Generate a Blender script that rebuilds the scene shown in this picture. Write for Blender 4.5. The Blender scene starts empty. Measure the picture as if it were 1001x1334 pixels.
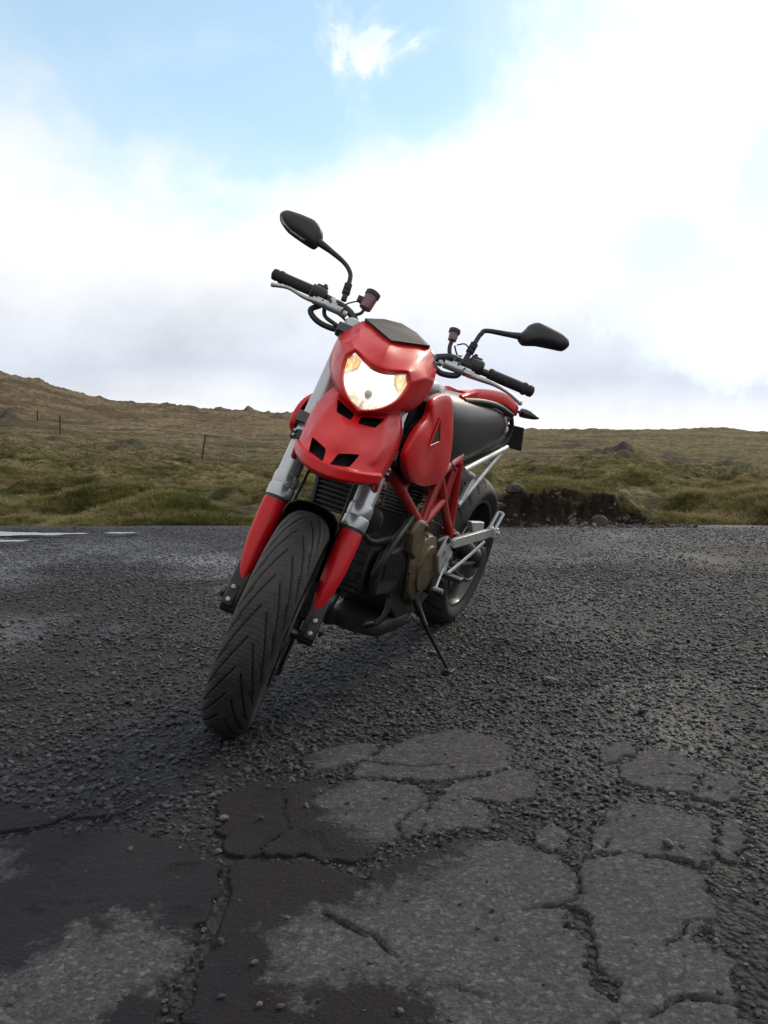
import bpy, bmesh, math, random
import numpy as np
from mathutils import Matrix, Vector

random.seed(7)
RNG = np.random.default_rng(11)
R = math.radians
scene = bpy.context.scene
COL = scene.collection

# ------------------------------------------------------------------ camera
cam_data = bpy.data.cameras.new('camera')
cam = bpy.data.objects.new('camera', cam_data)
COL.objects.link(cam)
cam_data.sensor_fit = 'VERTICAL'
cam_data.sensor_height = 36.0
cam_data.lens = 31.06
cam_data.clip_start = 0.05
cam_data.clip_end = 3000
CAM_H = 0.7864
cam.matrix_world = Matrix.Translation((0, 0, CAM_H)) @ Matrix.Rotation(R(90 - 5.367), 4, 'X') @ Matrix.Rotation(0.01354, 4, 'Z')
scene.camera = cam
scene.render.resolution_x, scene.render.resolution_y = 768, 1024

# ------------------------------------------------------------------ sky and sun
SUN_AZ, SUN_EL = R(36), R(30)          # azimuth measured from +Y towards +X
world = bpy.data.worlds.new('World')
scene.world = world
world.use_nodes = True


class NT:
    """small helper to write node trees"""
    def __init__(self, tree):
        self.t = tree
        self.n = tree.nodes
        self.l = tree.links

    def new(self, typ, **kw):
        n = self.n.new(typ)
        for k, v in kw.items():
            if k.startswith('i_'):
                key = k[2:]
                key = int(key) if key.isdigit() else key.replace('_', ' ')
                self.put(n, key, v)
            else:
                setattr(n, k, v)
        return n

    def put(self, n, key, v):
        s = n.inputs[key]
        if isinstance(v, bpy.types.NodeSocket):
            self.l.new(v, s)
        else:
            s.default_value = v

    def math(self, op, a, b=None, c=None, clamp=False):
        n = self.n.new('ShaderNodeMath')
        n.operation = op
        n.use_clamp = clamp
        for i, v in enumerate((a, b, c)):
            if v is not None:
                self.put(n, i, v)
        return n.outputs[0]

    def noise(self, vec, scale, detail=4, rough=0.55, dist=0.0, out=0):
        n = self.n.new('ShaderNodeTexNoise')
        n.inputs['Scale'].default_value = scale
        n.inputs['Detail'].default_value = detail
        n.inputs['Roughness'].default_value = rough
        n.inputs['Distortion'].default_value = dist
        if vec is not None:
            self.l.new(vec, n.inputs['Vector'])
        return n.outputs[out]

    def ramp(self, fac, stops, interp='LINEAR'):
        n = self.n.new('ShaderNodeValToRGB')
        cr = n.color_ramp
        cr.interpolation = interp
        while len(cr.elements) < len(stops):
            cr.elements.new(0.5)
        for e, (p, c) in zip(cr.elements, stops):
            e.position = p
            e.color = (c, c, c, 1) if not hasattr(c, '__len__') else (*c[:3], 1)
        self.l.new(fac, n.inputs[0])
        return n.outputs[0]

    def mix(self, fac, a, b, blend='MIX'):
        n = self.n.new('ShaderNodeMix')
        n.data_type = 'RGBA'
        n.blend_type = blend
        self.put(n, 0, fac)
        for key, v in ((6, a), (7, b)):
            if hasattr(v, '__len__') and not isinstance(v, bpy.types.NodeSocket):
                v = (*v[:3], 1)
            self.put(n, key, v)
        return n.outputs[2]

    def bump(self, h, strength=0.3, dist=0.01, normal=None):
        n = self.n.new('ShaderNodeBump')
        n.inputs['Strength'].default_value = strength
        n.inputs['Distance'].default_value = dist
        self.l.new(h, n.inputs['Height'])
        if normal is not None:
            self.l.new(normal, n.inputs['Normal'])
        return n.outputs[0]


def build_world():
    t = NT(world.node_tree)
    t.n.clear()
    out = t.new('ShaderNodeOutputWorld')
    bg = t.new('ShaderNodeBackground')
    bg.inputs['Strength'].default_value = 0.1
    t.l.new(bg.outputs[0], out.inputs[0])
    sky = t.new('ShaderNodeTexSky', sky_type='NISHITA', sun_disc=False)
    sky.sun_elevation = SUN_EL
    sky.sun_rotation = SUN_AZ
    sky.air_density, sky.dust_density, sky.ozone_density = 1.0, 0.25, 1.6
    tc = t.new('ShaderNodeTexCoord')
    d = tc.outputs['Generated']
    sep = t.new('ShaderNodeSeparateXYZ'); t.l.new(d, sep.inputs[0])
    x, y, z = sep.outputs
    az = t.math('ARCTAN2', x, y)
    el = t.math('ARCSINE', z)
    # clouds flatten towards the horizon
    zz = t.math('ADD', t.math('MAXIMUM', z, 0.0), 0.22)
    cx, cy = t.math('DIVIDE', x, zz), t.math('DIVIDE', y, zz)
    pv = t.new('ShaderNodeCombineXYZ'); t.l.new(cx, pv.inputs[0]); t.l.new(cy, pv.inputs[1])
    n1 = t.noise(d, 5.0, 7, 0.58, 0.3)
    n2 = t.noise(pv.outputs[0], 1.1, 6, 0.55, 0.2)
    n3 = t.noise(d, 2.3, 3, 0.5)
    warp = t.math('MULTIPLY', t.math('SUBTRACT', n1, 0.5), 1.5)

    def blob(a0, e0, sa, se):
        u = t.math('DIVIDE', t.math('SUBTRACT', az, a0), sa)
        v = t.math('DIVIDE', t.math('SUBTRACT', el, e0), se)
        r = t.math('SQRT', t.math('ADD', t.math('MULTIPLY', u, u), t.math('MULTIPLY', v, v)))
        return t.math('SUBTRACT', 1.0, r)
    nf = t.noise(d, 16.0, 6, 0.62, 0.4)
    b = None
    for args in ((-0.26, 0.47, 0.50, 0.24), (-0.04, 0.47, 0.22, 0.20), (-0.16, 0.345, 0.28, 0.10), (0.02, 0.36, 0.12, 0.08)):
        v = blob(*args)
        b = v if b is None else t.math('MAXIMUM', b, v)
    for args in ((0.43, 0.25, 0.10, 0.11), (0.40, 0.14, 0.17, 0.08), (0.30, 0.19, 0.07, 0.05)):
        b = t.math('MAXIMUM', b, t.math('SUBTRACT', t.math('MULTIPLY', blob(*args), 0.75), 0.04))
    # open sky away from the pictured part
    away = t.math('SUBTRACT', t.math('MULTIPLY', n2, 3.2), 1.9)
    far = t.new('ShaderNodeMapRange', i_0=t.math('MAXIMUM', t.math('SUBTRACT', t.math('ABSOLUTE', az), 0.5), t.math('SUBTRACT', el, 0.5)))
    far.inputs[1].default_value, far.inputs[2].default_value = 0.0, 0.3
    b = t.math('MAXIMUM', b, t.math('SUBTRACT', t.math('MULTIPLY', t.math('ADD', away, 1.5), far.outputs[0]), 1.5))
    # a small torn cloud standing inside the open patch
    wisp = t.math('ADD', t.math('MULTIPLY', blob(-0.015, 0.385, 0.085, 0.055), 1.1), t.math('MULTIPLY', t.math('SUBTRACT', nf, 0.5), 4.2))
    b = t.math('SUBTRACT', b, t.math('MULTIPLY', t.ramp(wisp, ((0.25, 0.0), (1.5, 1.0))), 0.60))
    bw = t.math('ADD', t.math('ADD', b, warp), t.math('MULTIPLY', t.math('SUBTRACT', nf, 0.5), 0.45))
    blue = t.ramp(t.math('ADD', t.math('MULTIPLY', bw, 1.0), 0.35), ((0.18, 0.0), (0.42, 0.40), (0.68, 0.85), (1.0, 1.0)))
    # cloud brightness: glows round the hidden sun, greyer away from it and at the flat bases
    sd = (math.sin(SUN_AZ) * math.cos(SUN_EL), math.cos(SUN_AZ) * math.cos(SUN_EL), math.sin(SUN_EL))
    dot = t.new('ShaderNodeVectorMath', operation='DOT_PRODUCT')
    t.l.new(d, dot.inputs[0]); dot.inputs[1].default_value = sd
    glow = t.math('POWER', t.math('MAXIMUM', dot.outputs['Value'], 0.0), 9.0)
    wide = t.math('MULTIPLY_ADD', dot.outputs['Value'], 0.5, 0.5)
    body = t.math('MULTIPLY_ADD', wide, CLOUD_WIDE, CLOUD_BASE)
    body = t.math('ADD', body, t.math('MULTIPLY', glow, CLOUD_GLOW))
    tex = t.math('ADD', t.math('MULTIPLY', t.math('SUBTRACT', n1, 0.5), 0.45), t.math('ADD', t.math('MULTIPLY', t.math('SUBTRACT', nf, 0.5), 0.18), t.math('MULTIPLY', t.math('SUBTRACT', n2, 0.5), 0.30)))
    body = t.math('MULTIPLY', body, t.math('ADD', 1.0, tex))
    # grey stratus band low down, bright gap right at the horizon
    band = t.ramp(t.math('ADD', t.math('MULTIPLY', el, 2.0), t.math('MULTIPLY', t.math('SUBTRACT', n3, 0.5), 0.22)),
                  ((0.0, 0.96), (0.035, 0.86), (0.10, 0.72), (0.20, 0.80), (0.34, 0.94), (0.5, 1.0)))
    body = t.math('MULTIPLY', body, band)
    tint = t.mix(t.ramp(band, ((0.72, 0.0), (1.0, 1.0))), (0.90, 0.965, 1.10), (1.0, 1.0, 0.99))
    sc = t.new('ShaderNodeVectorMath', operation='SCALE')
    t.l.new(tint, sc.inputs[0]); t.l.new(t.math('MULTIPLY', body, 10.0), sc.inputs['Scale'])
    # thin veil in front of the open sky
    skyb = t.new('ShaderNodeVectorMath', operation='MULTIPLY_ADD')
    t.l.new(sky.outputs[0], skyb.inputs[0]); skyb.inputs[1].default_value = SKY_GAIN; skyb.inputs[2].default_value = (2.3, 3.0, 3.3)
    col = t.mix(blue, sc.outputs[0], skyb.outputs[0])
    t.l.new(col, bg.inputs['Color'])


CLOUD_BASE, CLOUD_WIDE, CLOUD_GLOW = 0.55, 0.44, 0.10
SKY_GAIN = (0.85, 0.92, 0.88)
build_world()

sun_data = bpy.data.lights.new('sun', 'SUN')
sun_data.energy = 1.7
sun_data.angle = R(12)
sun_data.color = (1.0, 0.88, 0.72)
sun = bpy.data.objects.new('sun', sun_data)
COL.objects.link(sun)
sun_dir = Vector((math.sin(SUN_AZ) * math.cos(SUN_EL), math.cos(SUN_AZ) * math.cos(SUN_EL), math.sin(SUN_EL)))
sun.rotation_euler = sun_dir.to_track_quat('Z', 'Y').to_euler()

vs = scene.view_settings
vs.view_transform = 'Standard'
vs.look = 'None'
vs.exposure = 0.3
vs.gamma = 1.0
vs.use_curve_mapping = False
scene.cycles.max_bounces = 8


# ------------------------------------------------------------------ tagging and mesh helpers
def tag(o, label=None, cat=None, group=None, kind=None):
    if label: o['label'] = label
    if cat: o['category'] = cat
    if group: o['group'] = group
    if kind: o['kind'] = kind
    return o


def link_mesh(name, verts, faces, mat=None, parent=None, smooth=True, angle=None):
    me = bpy.data.meshes.new(name)
    me.from_pydata([tuple(v) for v in verts] if not isinstance(verts, list) else verts, [], faces)
    me.update()
    o = bpy.data.objects.new(name, me)
    COL.objects.link(o)
    if mat: me.materials.append(mat)
    if parent: o.parent = parent
    if smooth and len(me.polygons):
        me.polygons.foreach_set('use_smooth', [True] * len(me.polygons))
        if angle: me.set_sharp_from_angle(angle=R(angle))
    return o


def grid_mesh(name, X, Y, Z, mat, attrs=None, mask=None, parent=None):
    """fast regular grid; arrays are rows x columns"""
    nr, nc = X.shape
    co = np.stack([X, Y, Z], -1).reshape(-1, 3)
    r, c = np.meshgrid(np.arange(nr - 1), np.arange(nc - 1), indexing='ij')
    a = (r * nc + c)
    q = np.stack([a, a + 1, a + nc + 1, a + nc], -1).reshape(-1, 4)
    if mask is not None:
        q = q[mask.reshape(-1)]
        used = np.unique(q)
        remap = -np.ones(len(co), int); remap[used] = np.arange(len(used))
        q = remap[q]; co = co[used]
        attrs = {k: v.reshape(-1)[used] for k, v in (attrs or {}).items()}
    me = bpy.data.meshes.new(name)
    me.vertices.add(len(co)); me.vertices.foreach_set('co', co.astype(np.float32).ravel())
    me.loops.add(len(q) * 4); me.loops.foreach_set('vertex_index', q.astype(np.int32).ravel())
    me.polygons.add(len(q)); me.polygons.foreach_set('loop_start', np.arange(0, len(q) * 4, 4, dtype=np.int32))
    me.polygons.foreach_set('use_smooth', np.ones(len(q), bool))
    me.update(calc_edges=True)
    for k, v in (attrs or {}).items():
        at = me.attributes.new(k, 'FLOAT', 'POINT')
        at.data.foreach_set('value', np.asarray(v, np.float32).ravel())
    me.materials.append(mat)
    o = bpy.data.objects.new(name, me)
    COL.objects.link(o)
    if parent: o.parent = parent
    return o


# value noise in numpy
_P = np.random.default_rng(5).random((256, 256))


def vnoise(x, y, seed=0):
    x = np.asarray(x, float) + seed * 17.31; y = np.asarray(y, float) + seed * 9.77
    xi, yi = np.floor(x).astype(int), np.floor(y).astype(int)
    fx, fy = x - xi, y - yi
    fx = fx * fx * (3 - 2 * fx); fy = fy * fy * (3 - 2 * fy)
    g = lambda a, b: _P[a % 256, b % 256]
    return (g(xi, yi) * (1 - fx) + g(xi + 1, yi) * fx) * (1 - fy) + (g(xi, yi + 1) * (1 - fx) + g(xi + 1, yi + 1) * fx) * fy


def fbm(x, y, octv=4, seed=0, gain=0.5):
    s, a, tot = 0, 1.0, 0
    for k in range(octv):
        s = s + a * (vnoise(x * 2 ** k, y * 2 ** k, seed + k * 3) - 0.5)
        tot += a; a *= gain
    return s / tot * 2


def smooth(a, b, v):
    t = np.clip((v - a) / (b - a), 0, 1)
    return t * t * (3 - 2 * t)


def sdf_poly(px, py, poly):
    """signed distance, positive inside"""
    d = np.full(px.shape, 1e9); inside = np.zeros(px.shape, bool)
    n = len(poly)
    for i in range(n):
        ax, ay = poly[i]; bx, by = poly[(i + 1) % n]
        ex, ey = bx - ax, by - ay
        t = np.clip(((px - ax) * ex + (py - ay) * ey) / (ex * ex + ey * ey + 1e-12), 0, 1)
        d = np.minimum(d, np.hypot(px - ax - t * ex, py - ay - t * ey))
        c = ((ay > py) != (by > py)) & (px < (bx - ax) * (py - ay) / (by - ay + 1e-12) + ax)
        inside ^= c
    return np.where(inside, d, -d)


def dist_line(px, py, pts):
    d = np.full(px.shape, 1e9)
    for (ax, ay), (bx, by) in zip(pts, pts[1:]):
        ex, ey = bx - ax, by - ay
        t = np.clip(((px - ax) * ex + (py - ay) * ey) / (ex * ex + ey * ey + 1e-12), 0, 1)
        d = np.minimum(d, np.hypot(px - ax - t * ex, py - ay - t * ey))
    return d


def material(name):
    m = bpy.data.materials.new(name)
    m.use_nodes = True
    t = NT(m.node_tree)
    b = m.node_tree.nodes['Principled BSDF']
    return m, t, b


# ------------------------------------------------------------------ ground materials
def mat_dirt():
    m, t, b = material('wet_gravel_dirt')
    tc = t.new('ShaderNodeTexCoord').outputs['Object']
    big = t.noise(tc, 0.9, 4, 0.6)
    fine = t.noise(tc, 55, 5, 0.7)
    vor = t.new('ShaderNodeTexVoronoi', i_Scale=75.0); t.l.new(tc, vor.inputs['Vector'])
    vor2 = t.new('ShaderNodeTexVoronoi', i_Scale=34.0); t.l.new(tc, vor2.inputs['Vector'])
    c = t.ramp(fine, ((0.3, (0.0042, 0.0045, 0.0065)), (0.7, (0.014, 0.015, 0.020))))
    c = t.mix(t.ramp(vor.outputs['Distance'], ((0.1, 0.0), (0.6, 0.7))), c, (0.005, 0.005, 0.005))
    cell = t.new('ShaderNodeSeparateColor'); t.l.new(vor.outputs['Color'], cell.inputs[0])
    c = t.mix(1.0, c, t.ramp(cell.outputs[0], ((0.0, 0.6), (0.75, 1.2), (1.0, 2.8))), 'MULTIPLY')
    sat = t.new('ShaderNodeHueSaturation'); sat.inputs['Saturation'].default_value = 0.8
    t.l.new(c, sat.inputs['Color'])
    c = t.mix(t.ramp(big, ((0.35, 0.0), (0.65, 0.6))), sat.outputs[0], (0.014, 0.013, 0.016))
    dryness = t.new('ShaderNodeAttribute', attribute_name='dry').outputs['Fac']
    c = t.mix(dryness, c, t.mix(1.0, t.mix(fine, (0.023, 0.025, 0.032), (0.070, 0.074, 0.092)), (1, 1, 1), 'MULTIPLY'))
    t.l.new(c, b.inputs['Base Color'])
    wet = t.new('ShaderNodeAttribute', attribute_name='wet').outputs['Fac']
    t.l.new(t.math('SUBTRACT', t.ramp(big, ((0.35, 0.55), (0.62, 0.8))), t.math('MULTIPLY', wet, 0.35)), b.inputs['Roughness'])
    t.l.new(t.math('MULTIPLY_ADD', wet, 0.5, 0.2), b.inputs['Specular IOR Level'])
    h = t.math('ADD', t.math('MULTIPLY', vor.outputs['Distance'], -0.8), t.math('MULTIPLY', vor2.outputs['Distance'], -0.8))
    h = t.math('ADD', h, t.math('MULTIPLY', fine, 0.6))
    t.l.new(t.bump(h, 0.9, 0.012), b.inputs['Normal'])
    return m


def mat_stone(name, lo, hi, rough=(0.4, 0.75)):
    m, t, b = material(name)
    tc = t.new('ShaderNodeTexCoord').outputs['Object']
    info = t.new('ShaderNodeObjectInfo').outputs['Random']
    n = t.noise(tc, 3.0, 4, 0.65)
    c0 = t.mix(t.ramp(info, ((0.0, 0.0), (0.55, 0.25), (0.85, 0.5), (1.0, 1.0))), lo, hi)
    c = t.mix(t.ramp(n, ((0.35, 0.0), (0.7, 0.5))), c0, (0.02, 0.018, 0.018))
    warm = t.new('ShaderNodeMath', operation='FRACT'); t.l.new(t.math('MULTIPLY', info, 17.3), warm.inputs[0])
    dry_ = t.new('ShaderNodeAttribute', attribute_name='dry', attribute_type='INSTANCER').outputs['Fac']
    c = t.mix(t.math('MULTIPLY', dry_, 0.75), c, t.mix(info, (0.035, 0.038, 0.048), (0.135, 0.14, 0.165)))
    c = t.mix(t.math('MULTIPLY', warm.outputs[0], 0.35), c, t.mix(1.0, c, (1.25, 1.0, 0.85), 'MULTIPLY'))
    t.l.new(c, b.inputs['Base Color'])
    wet = t.new('ShaderNodeAttribute', attribute_name='wet', attribute_type='INSTANCER').outputs['Fac']
    t.l.new(t.math('SUBTRACT', t.ramp(warm.outputs[0], ((0.0, rough[0]), (1.0, rough[1]))), t.math('MULTIPLY', wet, 0.30)), b.inputs['Roughness'])
    t.l.new(t.math('MULTIPLY_ADD', wet, 0.5, 0.4), b.inputs['Specular IOR Level'])
    t.l.new(t.bump(t.noise(tc, 9, 4, 0.7), 0.5, 0.1), b.inputs['Normal'])
    return m


def mat_slab():
    """old asphalt: pale where dry, near black where soaked; the stain outline is stored on the mesh"""
    m, t, b = material('old_asphalt')
    tc = t.new('ShaderNodeTexCoord').outputs['Object']
    dry = t.new('ShaderNodeAttribute', attribute_name='dry').outputs['Fac']
    e = t.math('ADD', t.math('MULTIPLY', dry, 11.0), t.math('ADD', t.math('MULTIPLY', t.math('SUBTRACT', t.noise(tc, 22, 6, 0.75), 0.5), 2.6), t.math('MULTIPLY', t.math('SUBTRACT', t.noise(tc, 120, 3, 0.7), 0.5), 0.9)))
    mask = t.ramp(t.math('ADD', e, 0.5), ((0.30, 0.0), (0.62, 0.85), (0.95, 1.0)))
    agg = t.new('ShaderNodeTexVoronoi', i_Scale=125.0); t.l.new(tc, agg.inputs['Vector'])
    fine = t.ramp(t.noise(tc, 150, 4, 0.8), ((0.30, 0.0), (0.70, 1.0)))
    mid = t.noise(tc, 9, 5, 0.62)
    pale = t.mix(fine, (0.042, 0.041, 0.048), (0.180, 0.174, 0.196))
    pale = t.mix(t.ramp(mid, ((0.3, 0.0), (0.75, 0.6))), pale, (0.078, 0.073, 0.073))
    pale = t.mix(t.ramp(agg.outputs['Distance'], ((0.1, 0.0), (0.5, 0.35))), pale, (0.03, 0.028, 0.03))
    cell = t.new('ShaderNodeSeparateColor'); t.l.new(agg.outputs['Color'], cell.inputs[0])
    pale = t.mix(1.0, pale, t.ramp(cell.outputs[0], ((0.0, 0.62), (0.8, 1.05), (1.0, 1.6))), 'MULTIPLY')
    dark = t.mix(fine, (0.006, 0.005, 0.0075), (0.020, 0.0165, 0.024))
    dark = t.mix(t.ramp(mid, ((0.4, 0.0), (0.8, 0.5))), dark, (0.019, 0.015, 0.017))
    t.l.new(t.mix(mask, dark, pale), b.inputs['Base Color'])
    t.l.new(t.ramp(mask, ((0.0, 0.62), (1.0, 0.9))), b.inputs['Roughness'])
    t.l.new(t.ramp(mask, ((0.0, 0.14), (1.0, 0.25))), b.inputs['Specular IOR Level'])
    h = t.math('ADD', t.math('MULTIPLY', agg.outputs['Distance'], -0.5), t.math('ADD', fine, t.noise(tc, 60, 3, 0.6)))
    t.l.new(t.bump(h, 0.9, 0.005), b.inputs['Normal'])
    return m


def mat_terrain():
    m, t, b = material('moor_grass_ground')
    tc = t.new('ShaderNodeTexCoord').outputs['Object']
    brown = t.new('ShaderNodeAttribute', attribute_name='brown').outputs['Fac']
    soil = t.new('ShaderNodeAttribute', attribute_name='soil').outputs['Fac']
    rock = t.new('ShaderNodeAttribute', attribute_name='rock').outputs['Fac']
    a = t.noise(tc, 0.16, 6, 0.65, 0.4)
    c = t.noise(tc, 1.3, 6, 0.7, 0.3)
    f = t.noise(tc, 9.0, 5, 0.75)
    green = t.mix(t.ramp(c, ((0.36, 0.0), (0.60, 1.0))), (0.070, 0.060, 0.024), (0.27, 0.225, 0.105))
    straw = t.mix(t.ramp(c, ((0.36, 0.0), (0.60, 1.0))), (0.085, 0.058, 0.036), (0.33, 0.25, 0.145))
    k = t.math('ADD', brown, t.math('MULTIPLY', t.math('SUBTRACT', a, 0.5), 2.4))
    col = t.mix(t.ramp(k, ((0.30, 0.0), (0.70, 1.0))), green, straw)
    col = t.mix(t.ramp(f, ((0.40, 0.8), (0.54, 0.0))), col, (0.030, 0.023, 0.014))
    low = t.new('ShaderNodeAttribute', attribute_name='hollow').outputs['Fac']
    col = t.mix(t.math('MULTIPLY', low, t.ramp(f, ((0.3, 1.0), (0.7, 0.55)))), col, (0.040, 0.026, 0.016))  # shadow pockets in the lows, and brown heather, put into the colour
    big = t.noise(tc, 0.07, 8, 0.75)
    col = t.mix(t.ramp(big, ((0.38, 0.7), (0.5, 0.0))), col, (0.045, 0.030, 0.020))
    col = t.mix(soil, col, t.mix(f, (0.010, 0.008, 0.007), (0.050, 0.036, 0.026)))
    col = t.mix(rock, col, t.mix(f, (0.03, 0.027, 0.025), (0.12, 0.11, 0.10)))
    t.l.new(col, b.inputs['Base Color'])
    b.inputs['Roughness'].default_value = 0.95
    b.inputs['Specular IOR Level'].default_value = 0.1
    h = t.math('ADD', t.math('MULTIPLY', f, 0.25), t.math('MULTIPLY', c, 1.0))
    t.l.new(t.bump(h, 1.0, 0.6), b.inputs['Normal'])
    return m


def mat_grass():
    m, t, b = material('grass_blades')
    tc = t.new('ShaderNodeTexCoord').outputs['Object']
    geo = t.new('ShaderNodeNewGeometry').outputs['Position']
    info = t.new('ShaderNodeObjectInfo').outputs['Random']
    big = t.noise(geo, 0.45, 4, 0.65)
    k = t.math('ADD', t.math('MULTIPLY', info, 0.5), t.math('MULTIPLY', t.math('SUBTRACT', big, 0.5), 2.2))
    c = t.ramp(t.math('ADD', k, 0.08), ((0.0, (0.060, 0.064, 0.018)), (0.35, (0.165, 0.160, 0.050)), (0.65, (0.30, 0.24, 0.125)), (1.0, (0.15, 0.10, 0.055))))
    t.l.new(c, b.inputs['Base Color'])
    b.inputs['Roughness'].default_value = 0.8
    b.inputs['Specular IOR Level'].default_value = 0.15
    tr = t.new('ShaderNodeBsdfTranslucent'); t.l.new(c, tr.inputs[0])
    mx = t.new('ShaderNodeMixShader'); mx.inputs[0].default_value = 0.25
    t.l.new(b.outputs[0], mx.inputs[1]); t.l.new(tr.outputs[0], mx.inputs[2])
    t.l.new(mx.outputs[0], t.n['Material Output'].inputs[0])
    return m


M_DIRT, M_SLAB, M_TERR, M_GRASS = mat_dirt(), mat_slab(), mat_terrain(), mat_grass()
M_GRAVEL = mat_stone('gravel_stones', (0.013, 0.0145, 0.020), (0.105, 0.112, 0.145))
M_PALE = mat_stone('pale_stone', (0.07, 0.066, 0.066), (0.22, 0.20, 0.19), (0.6, 0.9))
M_ROCK = mat_stone('bank_rock', (0.06, 0.052, 0.045), (0.17, 0.15, 0.13), (0.7, 0.95))


# ------------------------------------------------------------------ road sheet
def edge_y(x):
    return 6.89 + 0.115 * x


def road_h(x, y):
    h = 0.010 * fbm(x * 1.3, y * 1.3, 4, 3) + 0.004 * fbm(x * 9, y * 9, 3, 8)
    # spread gravel ends in a low step running away to the right behind the motorcycle
    line = y - (4.12 + 0.80 * x + 0.05 * fbm(x * 3, y * 3, 3, 4))
    w = smooth(0.1, 0.6, x) * (1 - smooth(2.6, 3.6, x))
    h = h + w * 0.028 * np.exp(-(np.clip(line, -9, 0) / 0.30) ** 2) * (1 - smooth(0.0, 0.05, line))
    h = h + w * 0.010 * smooth(0.15, 0.3, line)
    # shallow hollows that hold the two puddles
    for cx, cy, sx, sy in ((-2.3, 6.36, 1.05, 0.22), (-2.65, 5.88, 0.32, 0.12)):
        h = h - 0.022 * np.exp(-(((x - cx) / sx) ** 2 + ((y - cy - 0.1 * (x - cx)) / sy) ** 2) ** 1.5)
    return h


xs = np.concatenate([np.linspace(-80, -5, 40), np.linspace(-4.9, 4.9, 420), np.linspace(5, 80, 40)])
ys = np.concatenate([np.linspace(-60, 0.0, 40), np.linspace(0.2, 3.4, 200), np.linspace(3.42, 8.6, 200)])
GX, GY = np.meshgrid(xs, ys)
def dry_track(x, y):
    """the paler, drained track in front of the verge"""
    k = smooth(0.0, 0.8, y - (4.3 + 0.55 * np.maximum(x, 0) - 0.1 * np.minimum(x, 0))) * (1 - 0.6 * smooth(-1.4, -2.4, x))
    return np.clip(k * (0.8 + 0.6 * fbm(x * 1.5, y * 1.5, 3, 15)), 0, 1)


def wet_patch(x, y):
    """ground still shining wet to the left of the motorcycle"""
    k = smooth(0.1, -0.5, x - 0.02 * y) * smooth(2.6, 3.3, y) * (1 - smooth(5.2, 6.4, y)) + 0.35 * smooth(0.5, 0.9, x) * smooth(1.9, 2.2, y) * (1 - smooth(2.6, 3.0, y))
    return np.clip(0.75 * k * smooth(-0.25, 0.35, fbm(x * 1.8, y * 1.2, 4, 25, 0.6)), 0, 1)


road = grid_mesh('gravel_road', GX, GY, road_h(GX, GY), M_DIRT, {'dry': dry_track(GX, GY), 'wet': wet_patch(GX, GY)})
# beyond the verge the sheet follows the ground down so the moor covers it
co = np.empty(len(road.data.vertices) * 3, np.float32); road.data.vertices.foreach_get('co', co)
co = co.reshape(-1, 3)
ov = co[:, 1] - edge_y(co[:, 0])
co[:, 2] -= smooth(0.25, 1.2, ov) * 1.0
road.data.vertices.foreach_set('co', co.ravel()); road.data.update()
tag(road, 'dark wet gravel road with broken old asphalt showing through', kind='structure')

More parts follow.
